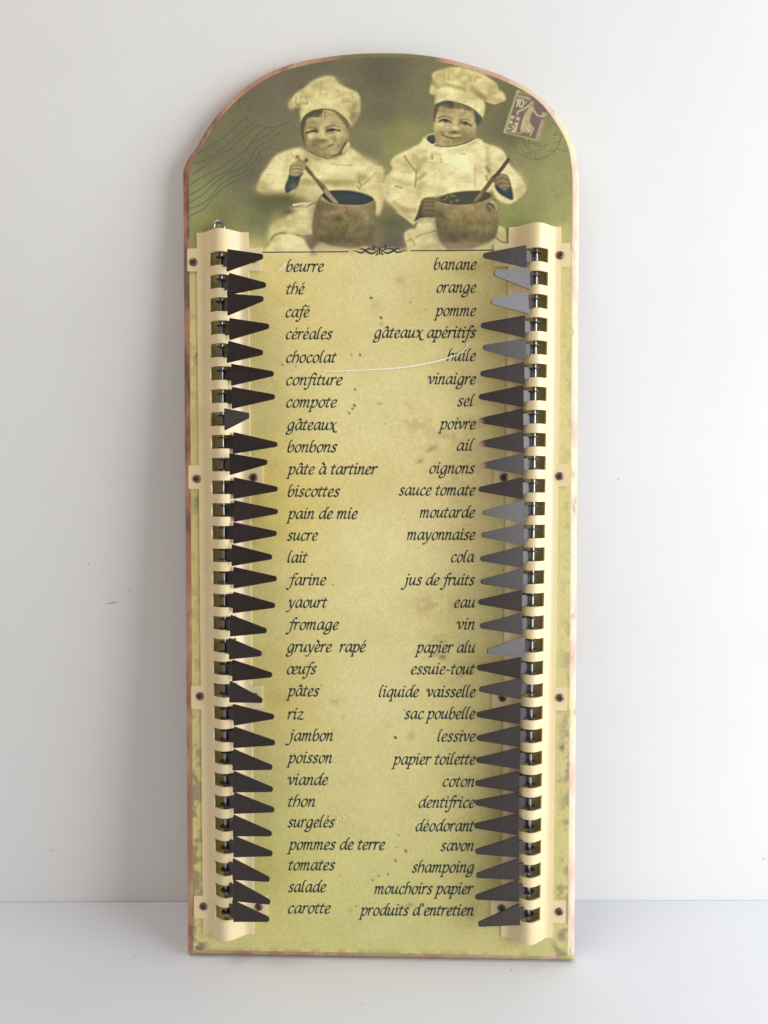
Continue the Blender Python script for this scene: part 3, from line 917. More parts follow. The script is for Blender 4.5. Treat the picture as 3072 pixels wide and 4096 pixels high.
stroke(K2, [(10, 1510), (70, 1570), (150, 1610), (200, 1590)], 6, (226, 214, 156), 0.9)
stroke(K2, [(190, 1610), (280, 1640), (420, 1645), (600, 1625), (820, 1560), (930, 1490)], 4, (94, 82, 62), 0.85)
stroke(K2, [(210, 1640), (400, 1665), (600, 1645), (830, 1585), (1030, 1490)], 3.5, (232, 222, 166), 0.7)

# texture of the old photograph inside the painted shapes
tx_fold, tx_fine, tx_streak = vnoise(36, 51, 4, 1.5), vnoise(14, 52, 3), vnoise(26, 53, 4, 0.35)


def tex(T, pts, nz, amp, soft=6.0):
    p = catmull(np.array([T(*q) for q in pts], float), 6, True)
    i0, i1, j0, j1 = bbox(p, soft * 3 + 4)
    sl = (slice(i0, i1), slice(j0, j1))
    x, y = PXX[sl], PYY[sl]
    ins = np.zeros(x.shape, bool)
    for k in range(len(p)):
        (xa, ya), (xb, yb) = p[k - 1], p[k]
        if ya != yb:
            ins ^= ((ya > y) != (yb > y)) & (x < (xb - xa) * (y - ya) / (yb - ya) + xa)
    m = blur(ins.astype(float), soft / RES)
    CAN[sl] *= 1 + (m * (nz[sl] - 0.52) * amp)[..., None] * np.array([0.9, 1.0, 1.25])


POT1 = [(845, 660), (1000, 760), (1350, 775), (1482, 725), (1480, 900), (1420, 1200), (1200, 1262), (850, 1200), (740, 1050), (780, 800)]
POT2 = [(600, 770), (800, 810), (1050, 790), (1210, 730), (1262, 900), (1200, 1170), (900, 1232), (660, 1180), (592, 900)]
for _T, _P in ((B1, POT1), (B2, POT2)):
    tex(_T, _P, tx_fold, 0.45)
    tex(_T, _P, tx_streak, 0.16)
    tex(_T, _P, tx_fine, 0.14)
tex(B1, [(600, 85), (330, 165), (195, 335), (85, 560), (260, 640), (640, 720), (900, 640), (1450, 640), (1590, 480), (1480, 290), (1170, 80), (900, 225)], tx_fold, 0.30)
tex(B1, [(520, 800), (770, 760), (740, 1130), (400, 1330), (230, 1200), (330, 950)], tx_fold, 0.30)
tex(B2, [(480, 70), (150, 290), (35, 620), (360, 1000), (480, 740), (1050, 660), (1400, 780), (1560, 620), (1330, 240), (1060, 95), (650, 185)], tx_fold, 0.32)
tex(B2, [(430, 970), (590, 940), (680, 1290), (330, 1290), (260, 1110)], tx_fold, 0.30)
tex(K1, [(290, 900), (70, 700), (350, 400), (900, 120), (1430, 420), (1560, 700), (1370, 1170), (1120, 900), (800, 810), (370, 1020)], tx_fold, 0.38)
tex(K2, [(200, 640), (90, 520), (300, 140), (700, 88), (1280, 320), (1570, 740), (1350, 825), (1110, 1080), (800, 840), (300, 780)], tx_fold, 0.42)
tex(K1, [(380, 1100), (740, 825), (1200, 1000), (1272, 1350), (1000, 1790), (520, 1690)], tx_fine, 0.28)
tex(K2, [(180, 1150), (330, 830), (950, 950), (995, 1280), (600, 1625), (212, 1560)], tx_fine, 0.28)
# a little more bite: local and overall contrast of the photographic part only
top = slice(0, int((1012 - CY0) / RES))
lum = CAN[top].mean(-1)
wgt = smooth(1010, 985, PYY[top])[..., None]
loc = (lum - blur(lum, 5.0))[..., None]
CAN[top] += wgt * (loc * 0.32 + (CAN[top] - 128) * 0.05)
CAN[top] += wgt * (255 * (np.clip(CAN[top], 1, 255) / 255) ** 1.04 - CAN[top])
grey_ = CAN[top].mean(-1, keepdims=True)
CAN[top] += wgt * 0.16 * (grey_ * np.array([1.06, 1.0, 0.80]) - CAN[top])

# ---- postage stamp and its postmark
PURP, SCREAM = (112, 94, 84), (186, 174, 114)
poly(ST, [(480, 180), (1360, 395), (1005, 1445), (140, 1230)], (150, 140, 92), 1.5, 0.8, False)
poly(ST, [(480, 180), (545, 195), (205, 1240), (140, 1230)], SCREAM, 1.5, 1, False)
poly(ST, [(500, 258), (1190, 420), (1215, 760), (985, 1395), (195, 1205)], PURP, 1.5, 1, False)
for k in range(16):
    t = k / 15.0
    blob(ST, (470 - 340 * t, 205 + 1020 * t), 3.2, 3.2, (112, 106, 70), 0.9)
for k in range(13):
    t = k / 12.0
    blob(ST, (215 + 790 * t, 1245 + 195 * t), 2.6, 2.6, (206, 198, 142), 0.7)
stroke(ST, [(470, 285), (195, 1190)], 2.5, (170, 150, 120), 0.7)
stroke(ST, [(515, 330), (800, 400)], 9, (166, 140, 112), 0.8, 2, False)
for k in range(9):
    stroke(ST, [(520 + k * 33, 300 + k * 8), (512 + k * 33, 370 + k * 8)], 2.2, (196, 176, 128), 0.7, 1.4)
stroke(ST, [(480, 450), (530, 405), (480, 585)], 6, (198, 187, 132), 0.95, 1.7, False)
stroke(ST, [(600, 425), (645, 470), (620, 570), (570, 605), (540, 540), (565, 450), (600, 425)], 6, (198, 187, 132), 0.95, 1.7)
stroke(ST, [(725, 475), (695, 490), (690, 525)], 3, (190, 176, 130), 0.9)
poly(ST, [(340, 808), (552, 862), (452, 1245), (222, 1192)], (190, 180, 120), 1.5, 1, False)
stroke(ST, [(430, 865), (400, 1005)], 9, (112, 90, 88), 1, 1.4)
stroke(ST, [(345, 915), (495, 955)], 9, (112, 90, 88), 1, 1.4)
stroke(ST, [(390, 1045), (310, 1028), (290, 1100), (345, 1090), (365, 1135), (330, 1185), (265, 1170)], 6, (100, 82, 76), 1, 1.4, False)
stroke(ST, [(450, 1065), (425, 1070), (430, 1105)], 3.5, (100, 82, 76), 0.9, 1.3)
blob(ST, (415, 1168), 2.5, 3, (100, 82, 76), 0.9)
# plain walking figure
FIG = (190, 172, 118)
blob(ST, (845, 510), 7, 8, FIG, 1)
stroke(ST, [(785, 555), (650, 650), (510, 715), (490, 775)], 7, FIG, 1, 1.8)
stroke(ST, [(905, 690), (960, 790), (1040, 825), (1150, 830)], 6, FIG, 1, 1.8)
poly(ST, [(800, 580), (900, 600), (880, 720), (830, 760), (800, 900), (790, 1000), (860, 1080), (905, 1140), (820, 1240), (640, 1220), (560, 1170), (600, 1000), (650, 850), (720, 700)], (178, 158, 110), 1.8)
for q in ([(700, 740), (620, 960), (590, 1150)], [(740, 900), (680, 1000), (760, 1180)], [(800, 1010), (780, 1200)], [(690, 880), (640, 1060), (650, 1210)]):
    stroke(ST, q, 3.5, (208, 194, 140), 0.8, 1.5)
    stroke(ST, [(a + 30, b) for a, b in q], 2.5, (132, 112, 92), 0.8, 1.5)
stroke(ST, [(600, 1220), (520, 1250)], 5, FIG, 0.9)
stroke(ST, [(840, 1230), (800, 1310)], 5, FIG, 0.9)
poly(ST, [(1110, 720), (1215, 760), (1150, 850), (1080, 800)], (184, 168, 122), 1.5, 0.8, False)
poly(ST, [(1085, 900), (1152, 915), (1000, 1395), (930, 1375)], (186, 168, 126), 1.5, 0.9, False)
for k in range(10):
    t = k / 9.0
    stroke(ST, [(1085 - 140 * t, 935 + 425 * t), (1135 - 140 * t, 950 + 425 * t)], 3, (122, 100, 92), 0.85, 1.3)
INKP = (86, 88, 54)
stroke(Z2, [(1240 + 195 * math.cos(a), 685 + 195 * math.sin(a)) for a in np.linspace(0.05, 3.1, 26)], 3.0, INKP, 0.75, 1.5)
stroke(Z2, [(1240 + 95 * math.cos(a), 725 + 92 * math.sin(a)) for a in np.linspace(0.4, 3.2, 18)], 2.8, INKP, 0.7, 1.5)
for g in ([(1165, 740), (1160, 785)], [(1190, 760), (1178, 742), (1192, 735), (1190, 785)], [(1222, 740), (1212, 762), (1235, 762)], [(1235, 740), (1230, 788)],
          [(1255, 745), (1250, 770), (1262, 785), (1272, 765), (1262, 743), (1255, 745)], [(1290, 745), (1286, 788)],
          [(1140, 815), (1150, 840), (1165, 822)], [(1180, 820), (1172, 865)], [(1175, 850), (1200, 825), (1205, 855)], [(1240, 830), (1236, 858)],
          [(1340, 820), (1360, 808), (1390, 828)], [(1400, 800), (1480, 822)], [(1375, 760), (1430, 740)], [(1350, 610), (1355, 640)],
          [(1370, 600), (1390, 620)], [(1400, 670), (1380, 700), (1410, 690)]):
    stroke(Z2, g, 2.8, INKP, 0.75, 1.5, False)
for x, y, rx, ry in ((2230, 785, 10, 14), (2250, 880, 8, 8), (2215, 760, 6, 5)):
    blob(ID, (x, y), rx, ry, (140, 112, 88), 0.6)

# ---- stains, specks and rubbed borders of the paper
n1, n2 = vnoise(34, 21, 4), vnoise(90, 22, 4)


def cloud(x, y, rx, ry, color, alpha, rot=0, thr=0.5, nz=None):
    i0, i1, j0, j1 = bbox(np.array([(x, y)], float), 2.4 * max(rx, ry))
    sl = (slice(i0, i1), slice(j0, j1))
    dx, dy = PXX[sl] - x, PYY[sl] - y
    ca, sa = math.cos(math.radians(rot)), math.sin(math.radians(rot))
    u, v = (dx * ca + dy * sa) / rx, (-dx * sa + dy * ca) / ry
    m = np.exp(-(u * u + v * v)) * smooth(thr - 0.06, thr + 0.16, (n1 if nz is None else nz)[sl])
    put(sl, m, color, alpha * (0.5 if max(rx, ry) > 24 else 0.85))


for a in ((1725, 1795, 22, 9, (150, 132, 88), .9, -30, .2), (1680, 1845, 16, 8, (150, 128, 84), .8, -20, .35), (1650, 1690, 90, 40, (168, 142, 92), .8, 10, .5),
          (1780, 1760, 110, 60, (172, 146, 94), .7, -20, .5), (1820, 1900, 90, 60, (176, 152, 98), .6, -30, .52), (1600, 1920, 70, 30, (188, 168, 108), .6, -30, .5),
          (1700, 2420, 60, 40, (160, 128, 84), .8, 0, .48), (1790, 2420, 50, 30, (160, 130, 84), .7, 0, .5), (1770, 2300, 60, 30, (164, 138, 92), .7, -20, .5),
          (1770, 2560, 70, 40, (164, 136, 90), .8, 10, .5), (1770, 2628, 14, 10, (112, 96, 74), .9, 0, .2), (1738, 2615, 14, 10, (150, 118, 90), .8, 0, .3),
          (1590, 2885, 44, 12, (140, 128, 84), .9, -28, .42), (1350, 2805, 22, 12, (138, 122, 80), .8, 0, .45), (1380, 2870, 30, 10, (150, 134, 86), .8, -20, .5),
          (1645, 2945, 16, 16, (164, 146, 96), .7, 0, .3), (1520, 1615, 9, 5, (150, 130, 84), .9, 0, .1), (1600, 1120, 18, 14, (172, 142, 98), .7, 0, .4),
          (1490, 1220, 60, 22, (176, 152, 96), .7, 0, .5), (1525, 1298, 10, 8, (176, 150, 100), .8, 0, .3), (1900, 3650, 34, 44, (150, 132, 86), .8, 0, .45),
          (1640, 3620, 16, 8, (140, 124, 80), .8, 0, .3), (1400, 3640, 10, 10, (160, 144, 92), .6, 0, .3), (1870, 2690, 60, 14, (140, 120, 78), .7, -30, .45)):
    cloud(*a)
for x, y, r, c in ((1485, 1192, 5.5, (58, 56, 58)), (1524, 1271, 5.5, (58, 56, 58)), (1641, 1209, 3.2, (98, 80, 60)), (1701, 1238, 3, (110, 92, 64)),
                   (1440, 1420, 5, (82, 74, 62)), (1406, 1418, 3.2, (96, 84, 62)), (1130, 1459, 4, (98, 86, 58)), (1183, 1465, 3, (116, 100, 66)),
                   (1420, 1558, 4.5, (88, 76, 56)), (1418, 1622, 6, (88, 80, 62)), (1410, 1635, 5, (100, 88, 64)), (1397, 1652, 5, (110, 98, 66)),
                   (1582, 2950, 6.5, (64, 70, 72)), (1623, 3404, 7, (120, 102, 84)), (1582, 3443, 6, (128, 108, 76)), (1552, 3497, 4.5, (110, 96, 70)),
                   (1514, 3503, 4, (112, 98, 66)), (1594, 3340, 3.4, (110, 96, 68)), (1585, 3388, 3, (120, 104, 70)), (1540, 1695, 2.6, (128, 108, 72)),
                   (1617, 2841, 3, (110, 92, 66)), (1285, 2742, 3.4, (138, 112, 80)), (1330, 2340, 3.6, (140, 116, 76)), (1425, 3625, 4, (120, 104, 72)),
                   (1358, 3500, 3, (116, 104, 66)), (1490, 3520, 5, (140, 122, 82))):
    stroke(ID, [(x - r * .3, y - r * .3), (x + r * .3, y + r * .3)], r * 1.5, c, 0.9, 2)
rs = np.random.default_rng(9)
for _ in range(150):
    x, y = rs.uniform(1060, 2000), rs.uniform(1050, 3750)
    stroke(ID, [(x, y), (x + rs.uniform(-3, 3), y + rs.uniform(-4, 4))], rs.uniform(1.5, 3.5), (140, 118, 74), rs.uniform(0.25, 0.7), 1.8)
for _ in range(26):
    x, y = rs.uniform(1050, 1950), rs.uniform(1050, 3700)
    cloud(x, y, rs.uniform(20, 60), rs.uniform(12, 40), (186, 160, 100), rs.uniform(.3, .7), rs.uniform(-60, 60), .52)
stroke(ID, [(1403, 1010), (1425, 1050), (1450, 1095)], 2, (176, 156, 96), 0.7, 1.5)
# border stains
lx, rx_ = 757 + (PYY - 900) / 2900 * 22, 2284 - (PYY - 900) / 2900 * 12
n3 = vnoise(70, 31, 4, 0.6)
n4 = vnoise(38, 33, 4)
low = smooth(2300, 3000, PYY)
mid = smooth(1000, 1200, PYY)
bl = smooth(70, 0, PXX - lx) * smooth(0.50, 0.62, n3 * 0.4 + n4 * 0.6 + low * 0.03) * mid * (0.3 + 0.7 * low)
br = smooth(56, 0, rx_ - PXX) * smooth(0.50, 0.62, n3 * 0.5 + n4 * 0.5 + low * 0.03) * mid * (0.35 + 0.65 * low)
bb = smooth(46, 0, 3822 - PYY + (PXX - 760) / 1500 * 22) * smooth(0.5, 0.6, n4)
PXD = np.clip(bl * 0.6 + br * 0.5 + bb * 0.55, 0, 1)[..., None] * 0.8
CAN[:] = CAN * (1 - PXD) + np.array((96, 80, 76)) * PXD
for x, y, w, hgt in ((790, 1420, 10, 22), (775, 1440, 8, 16), (838, 3310, 0, 0), (800, 3790, 26, 30), (790, 2010, 12, 30), (2236, 3560, 12, 34), (2252, 2990, 14, 16),
                     (2230, 3120, 10, 12), (2230, 3790, 22, 36), (2246, 3740, 14, 26), (786, 2580, 10, 24)):
    if w:
        cloud(x, y, w, hgt, (84, 72, 70), .9, 0, .4, n4)
weave = 1 + 0.030 * np.sin(PYY * 2 * np.pi / 7.3 + vnoise(40, 41, 2) * 5) * smooth(1010, 960, PYY)
CAN *= weave[..., None]
INK_GAIN = 1.26
CANL = np.clip(lin(np.clip(CAN, 0, 255)) * INK_GAIN * np.array([0.97, 1.005, 1.13]), 0, 0.95)

# sheet: rows follow the arched outline
ins = inner
vtop = ins[:, 1].max() - 0.00005
vbot = ins[:, 1].min()
top_i = int(np.argmax(ins[:, 1]))
seqL = [p for p in ins[:top_i + 1]]
seqL = np.array(sorted([p for p in ins if p[0] <= ins[top_i][0] + 1e-6 and not (abs(p[1] - vbot) < 1e-5 and p[0] > -HALF_W + EDGE_W + 1e-4)], key=lambda p: p[1]))
seqR = np.array(sorted([p for p in ins if p[0] >= ins[top_i][0] - 1e-6 and not (abs(p[1] - vbot) < 1e-5 and p[0] < HALF_W - EDGE_W - 1e-4)], key=lambda p: p[1]))
v_split = at(1530, 1016)[1]
step = 0.000287
vs = np.concatenate([np.arange(vbot, v_split, step * 1.7), np.arange(v_split, vtop, step), [vtop]])
NU = 760
tu = np.linspace(0, 1, NU)
uL, uR = np.interp(vs, seqL[:, 1], seqL[:, 0]), np.interp(vs, seqR[:, 1], seqR[:, 0])
U = uL[:, None] * (1 - tu) + uR[:, None] * tu
V = np.repeat(vs[:, None], NU, 1)
SHEET_H = 0.00006
gx, gy = measure(U, SHEET_H, V)
fx, fy = np.clip((gx - CX0) / RES, 0, CW - 1.001), np.clip((gy - CY0) / RES, 0, CH - 1.001)
ix, iy = fx.astype(int), fy.astype(int)
tx, ty = (fx - ix)[..., None], (fy - iy)[..., None]
ink = (CANL[iy, ix] * (1 - tx) + CANL[iy, ix + 1] * tx) * (1 - ty) + (CANL[iy + 1, ix] * (1 - tx) + CANL[iy + 1, ix + 1] * tx) * ty
nv = U.size
co = np.stack([U, np.full_like(U, -SHEET_H), V], -1).reshape(-1, 3)
nr = len(vs)
i = np.arange((nr - 1) * (NU - 1))
r_, c_ = i // (NU - 1), i % (NU - 1)
a = r_ * NU + c_
quads = np.stack([a, a + 1, a + NU + 1, a + NU], -1)
me = bpy.data.meshes.new('printed_sheet')
me.vertices.add(nv)
me.vertices.foreach_set('co', co.astype(np.float32).ravel())
me.loops.add(quads.size)
me.loops.foreach_set('vertex_index', quads.astype(np.int32).ravel())
me.polygons.add(len(quads))
me.polygons.foreach_set('loop_start', np.arange(0, quads.size, 4, dtype=np.int32))
me.update(calc_edges=True)
at_ = me.color_attributes.new('ink', 'FLOAT_COLOR', 'POINT')
rgba = np.ones((nv, 4), np.float32)
rgba[:, :3] = ink.reshape(-1, 3)
at_.data.foreach_set('color', rgba.ravel())
me.materials.append(M_PRINT)
sheet = bpy.data.objects.new('printed_sheet', me)
COL.objects.link(sheet)
sheet.parent = root
sheet['label'] = 'printed face with two small cooks stirring pots and a postage stamp'

# ------------------------------------------------------------------ lettering: broad-nib chancery italic, drawn stroke by stroke
BOWL = [(.74, .9), (.52, .98), (.28, .82), (.11, .42), (.2, .05), (.4, .09), (.62, .45), (.74, .92)]
G = {
    'a': (.88, [BOWL, [(.75, .98), (.69, .35), (.73, .04), (.92, .14)]]),
    'b': (.78, [[(.46, 1.5), (.3, 1.47), (.2, 1.15), (.12, .5), (.14, .1)], [(.13, .14), (.3, .0), (.56, .13), (.7, .52), (.62, .9), (.42, .86), (.16, .5)]]),
    'c': (.66, [[(.62, .84), (.46, .98), (.22, .78), (.1, .4), (.22, .03), (.44, .04), (.62, .2)]]),
    'd': (.9, [BOWL, [(1.06, 1.5), (.9, 1.48), (.8, 1.15), (.71, .4), (.75, .04), (.93, .14)]]),
    'e': (.68, [[(.12, .42), (.4, .5), (.6, .75), (.48, .97), (.26, .85), (.1, .42), (.2, .04), (.42, .04), (.63, .2)]]),
    'f': (.62, [[(.88, 1.42), (.72, 1.53), (.52, 1.25), (.36, .3), (.24, -.3), (.05, -.55), (-.16, -.44)], [(.1, .93), (.72, .93)]]),
    'g': (.86, [BOWL, [(.75, .98), (.68, .2), (.58, -.34), (.3, -.55), (.0, -.46), (.06, -.22), (.4, -.06), (.66, .06)]]),
    'h': (.78, [[(.46, 1.5), (.3, 1.47), (.19, 1.05), (.07, .0)], [(.11, .5), (.32, .86), (.54, .98), (.68, .78), (.67, .4), (.58, .06), (.5, -.03)]]),
    'i': (.42, [[(.04, .8), (.19, .98), (.21, .7), (.14, .2), (.2, .03), (.4, .16)], [(.26, 1.41), (.31, 1.3)]]),
    'j': (.42, [[(.06, .8), (.23, .98), (.22, .6), (.13, -.1), (-.04, -.48), (-.26, -.53), (-.36, -.42)], [(.3, 1.41), (.35, 1.3)]]),
    'l': (.42, [[(.46, 1.5), (.3, 1.47), (.18, 1.05), (.1, .3), (.15, .03), (.34, .14)]]),
    'm': (1.18, [[(.02, .8), (.16, .98), (.17, .75), (.07, .0)], [(.11, .35), (.3, .82), (.47, .97), (.55, .78), (.46, .0)], [(.5, .35), (.7, .82), (.88, .97), (.96, .76), (.88, .2), (.94, .03), (1.14, .16)]]),
    'n': (.8, [[(.02, .8), (.16, .98), (.17, .75), (.07, .0)], [(.11, .35), (.32, .82), (.52, .97), (.61, .76), (.53, .2), (.59, .03), (.8, .16)]]),
    'o': (.76, [[(.46, .97), (.22, .8), (.1, .4), (.22, .03), (.44, .04), (.63, .3), (.7, .65), (.6, .93), (.42, .95)]]),
    'p': (.78, [[(.0, .82), (.18, .99), (.19, .7), (.08, .05), (.0, -.55)], [(-.16, -.56), (.16, -.52)], [(.12, .3), (.32, .82), (.54, .97), (.71, .75), (.66, .35), (.42, .03), (.12, .1)]]),
    'q': (.84, [BOWL, [(.75, .98), (.67, .3), (.58, -.55)], [(.42, -.56), (.76, -.52)]]),
    'r': (.58, [[(.02, .8), (.16, .98), (.17, .75), (.07, .0)], [(.12, .4), (.3, .82), (.45, .97), (.6, .9)]]),
    's': (.62, [[(.57, .86), (.4, .98), (.2, .85), (.24, .62), (.42, .42), (.45, .15), (.28, .01), (.04, .12)]]),
    't': (.5, [[(.34, 1.26), (.22, .8), (.12, .3), (.18, .03), (.4, .14)], [(.0, .93), (.52, .94)]]),
    'u': (.86, [[(.02, .8), (.17, .98), (.17, .7), (.1, .3), (.18, .04), (.38, .14), (.6, .62)], [(.7, .98), (.61, .35), (.65, .04), (.86, .16)]]),
    'v': (.72, [[(-.1, .72), (.0, .96), (.15, .94), (.24, .6), (.27, .04)], [(.27, .04), (.5, .3), (.68, .7), (.6, .98)]]),
    'x': (.82, [[(.04, .8), (.2, .98), (.33, .78), (.48, .2), (.68, -.26), (1.0, -.2)], [(.82, .97), (.62, .84), (.32, .3), (.06, .0)]]),
    'y': (.76, [[(.02, .8), (.16, .98), (.22, .7), (.25, .3), (.34, .04)], [(.74, .97), (.6, .5), (.36, -.1), (.06, -.5), (-.16, -.5)]]),
    'z': (.7, [[(.05, .84), (.3, .95), (.62, .92)], [(.62, .92), (.36, .5), (.03, .04)], [(.03, .04), (.3, .07), (.58, -.04), (.74, .12)]]),
    '-': (.6, [[(.08, .5), (.5, .52)]]),
    "'": (.34, [[(.24, 1.5), (.16, 1.14)]]),
    ' ': (.42, []),
}
ACC = {'é': ('e', [[(.58, 1.52), (.4, 1.2)]]), 'è': ('e', [[(.22, 1.5), (.44, 1.22)]]), 'à': ('a', [[(.32, 1.5), (.54, 1.22)]]),
       'â': ('a', [[(.26, 1.2), (.5, 1.46)], [(.5, 1.46), (.66, 1.2)]])}
G['œ'] = (1.3, G['o'][1] + [[(x + .62, y) for x, y in G['e'][1][0]]])
for k, (b, acc) in ACC.items():
    G[k] = (G[b][0], G[b][1] + acc)
SHEAR, NIB_W, NIB_HAIR, NIB_ANG = 0.12, 0.272, 0.105, math.radians(38)


def word_strokes(text):
    x = 0.0
    out = []
    for ch in text:
        w, ss = G[ch]
        if ch in 'fj' and x > 0:
            x -= 0.12 if ch == 'f' else 0.0
        for s in ss:
            p = np.array(s, float)
            p[:, 0] += x
            p[:, 0] += p[:, 1] * SHEAR
            out.append(catmull(p, 5))
        x += w + 0.05
    return out


def ribbon(P, halfw, h, vv, ff, scale=(1, 1)):
    """flat ribbon along P (u, v) with per-point half widths"""
    T = np.gradient(P, axis=0)
    L = np.linalg.norm(T, axis=1)
    keep = L > 1e-9
    P, T, L, halfw = P[keep], T[keep], L[keep], halfw[keep]
    if len(P) < 2:
        return
    T = T / L[:, None]
    N = np.stack([-T[:, 1], T[:, 0]], -1)
    P = P.copy()
    P[0] -= T[0] * halfw[0] * 0.35
    P[-1] += T[-1] * halfw[-1] * 0.35
    b0 = len(vv)
    for p, n, hw in zip(P, N, halfw):
        for sgn in (1, -1):
            q = p + n * hw * sgn
            vv.append((q[0], -h, q[1]))
    for k in range(len(P) - 1):
        q = b0 + 2 * k
        ff.append((q, q + 1, q + 3, q + 2))


def write(text, x0, x1, base, xh=31.0, italic_dot=True):
    u0, v0 = at(x0, base)
    u1, v1 = at(x1, base)
    ss = word_strokes(text)
    allp = np.vstack(ss)
    lo, hi = allp[:, 0].min() - .05, allp[:, 0].max() + .05
    sx = (u1 - u0) / (hi - lo)
    sy = at(x0, base - xh)[1] - v0
    vv, ff = [], []
    for k, s in enumerate(ss):
        d = np.gradient(s, axis=0)
        ang = np.arctan2(d[:, 1], d[:, 0])
        w = np.maximum(NIB_HAIR, NIB_W * np.abs(np.sin(ang - NIB_ANG)))
        if len(s) > 4:
            w = np.convolve(np.pad(w, 1, mode='edge'), [.25, .5, .25], 'valid')
        else:
            w[:] = NIB_W
        if len(s) == 5 and np.ptp(s[:, 1]) < 0.15 and np.ptp(s[:, 0]) < 0.15:
            w[:] = 0.23
        P = np.stack([u0 + (s[:, 0] - lo) * sx, v0 + (v1 - v0) * (s[:, 0] - lo) / (hi - lo) + s[:, 1] * sy], -1)
        ribbon(P, w * 0.5 * sy, SHEET_H + 0.00006 + k * 4e-6, vv, ff)
    o = mesh_obj('printed_word', vv, ff, M_INK, root)
    o['label'] = 'the word ' + text.replace('  ', ' ') + ' in dark italic letters'
    return o


LEFT = [[980, ('beurre', 92, 390, 213), ('thé', 92, 240, 393), ('café', 88, 280, 577), ('céréales', 90, 460, 753), ('chocolat', 92, 497, 940),
         ('confiture', 92, 540, 1120), ('compote', 92, 495, 1298)],
        [1680, ('gâteaux', 88, 500, 80), ('bonbons', 102, 498, 257), ('pâte à tartiner', 88, 822, 434), ('biscottes', 104, 520, 612),
         ('pain de mie', 88, 660, 790), ('sucre', 98, 343, 963), ('lait', 102, 265, 1140), ('farine', 88, 410, 1320)],
        [2380, ('yaourt', 88, 422, 100), ('fromage', 86, 510, 277), ('gruyère  rapé', 88, 730, 455), ('œufs', 98, 333, 632), ('pâtes', 88, 355, 808),
         ('riz', 100, 232, 993), ('jambon', 86, 467, 1165)],
        [3000, ('poisson', 90, 460, 103), ('viande', 98, 425, 279), ('thon', 106, 326, 452), ('surgelés', 102, 478, 617), ('pommes de terre', 96, 880, 796),
         ('tomates', 110, 482, 960), ('salade', 106, 408, 1135), ('carotte', 107, 445, 1305)]]
RIGHT = [[980, ('banane', 1272, 1610, 197), ('orange', 1295, 1608, 380), ('pomme', 1268, 1607, 567), ('gâteaux apéritifs', 783, 1607, 742),
          ('huile', 1375, 1605, 927), ('vinaigre', 1218, 1605, 1113), ('sel', 1457, 1603, 1288)],
         [1680, ('poivre', 1302, 1604, 73), ('ail', 1455, 1600, 245), ('oignons', 1237, 1598, 427), ('sauce tomate', 990, 1600, 602),
          ('moutarde', 1157, 1598, 780), ('mayonnaise', 1055, 1600, 958), ('cola', 1410, 1595, 1136), ('jus de fruits', 1008, 1597, 1320)],
         [2380, ('eau', 1435, 1602, 100), ('vin', 1448, 1600, 275), ('papier alu', 1115, 1602, 460), ('essuie-tout', 1090, 1600, 633),
          ('liquide  vaisselle', 833, 1602, 815), ('sac poubelle', 1035, 1600, 990), ('lessive', 1300, 1603, 1170)],
         [3000, ('papier toilette', 930, 1602, 115), ('coton', 1343, 1597, 292), ('dentifrice', 1150, 1597, 460), ('déodorant', 1127, 1597, 648),
          ('savon', 1323, 1592, 805), ('shampoing', 1095, 1592, 978), ('mouchoirs papier', 795, 1588, 1150), ("produits d'entretien", 667, 1590, 1322)]]
for col in (LEFT, RIGHT):
    for blk in col:
        for w, x0, x1, y in blk[1:]:
            write(w, 1100 + x0 / 1.9988, 1100 + x1 / 1.9988, blk[0] + y / 1.9988)

# rule and knotted ornament above the lists
vv, ff = [], []
OR = tr(1380, 960, 5.925)
lay = [0]


def inkline(T, pts, wid, curve=True, prof=None):
    p = np.array([at(*T(*q)) for q in pts])
    p = catmull(p, 7) if curve and len(p) > 2 else catmull(p, 6)
    t = np.linspace(0, 1, len(p))
    w = np.full(len(p), wid) if prof is None else wid * np.interp(t, *prof)
    ribbon(p, w * 0.5 / 7150.0, SHEET_H + 0.00006 + lay[0] * 4e-6, vv, ff)
    lay[0] += 1


inkline(ID, [(1040, 1009.5), (1394, 1007)], 4.2)
mesh_obj('printed_rule', vv, ff, M_INK, root)
vv, ff = [], []
inkline(ID, [(1643, 1003), (2000, 1000.5)], 4.2)
mesh_obj('printed_rule', vv, ff, M_INK, root)
vv, ff = [], []
SW = ([0, .3, .6, 1], [.25, 1, 1, .3])
for mir in (0, 1):
    def OM(x, y, m=mir):
        return OR(x if not m else 1640 - x, y - (0 if not m else 8))
    inkline(OM, [(165, 260), (260, 265), (330, 292), (400, 302), (460, 270), (520, 225), (590, 212), (660, 232), (730, 248)], 6.5, True, SW)
    inkline(OM, [(335, 232), (390, 212), (460, 235), (540, 290), (620, 318), (690, 305), (750, 262), (800, 225)], 7.5, True, SW)
    inkline(OM, [(800, 215), (740, 180), (690, 152), (665, 175), (690, 215), (730, 240)], 6, True, ([0, .4, .7, 1], [.4, 1, 1, .4]))
    inkline(OM, [(800, 235), (765, 270), (772, 320), (755, 352), (735, 340)], 5, True, ([0, .5, 1], [.4, .9, 1.2]))
inkline(OR, [(820, 145), (818, 180), (820, 210)], 6, True, ([0, .5, 1], [.2, 1, .5]))
inkline(OR, [(820, 220), (818, 290), (820, 365)], 8, True, ([0, .5, 1], [.5, 1.1, .15]))
orn = mesh_obj('printed_ornament', vv, ff, M_INK, root)
orn['label'] = 'knotted ribbon ornament between the two rules'

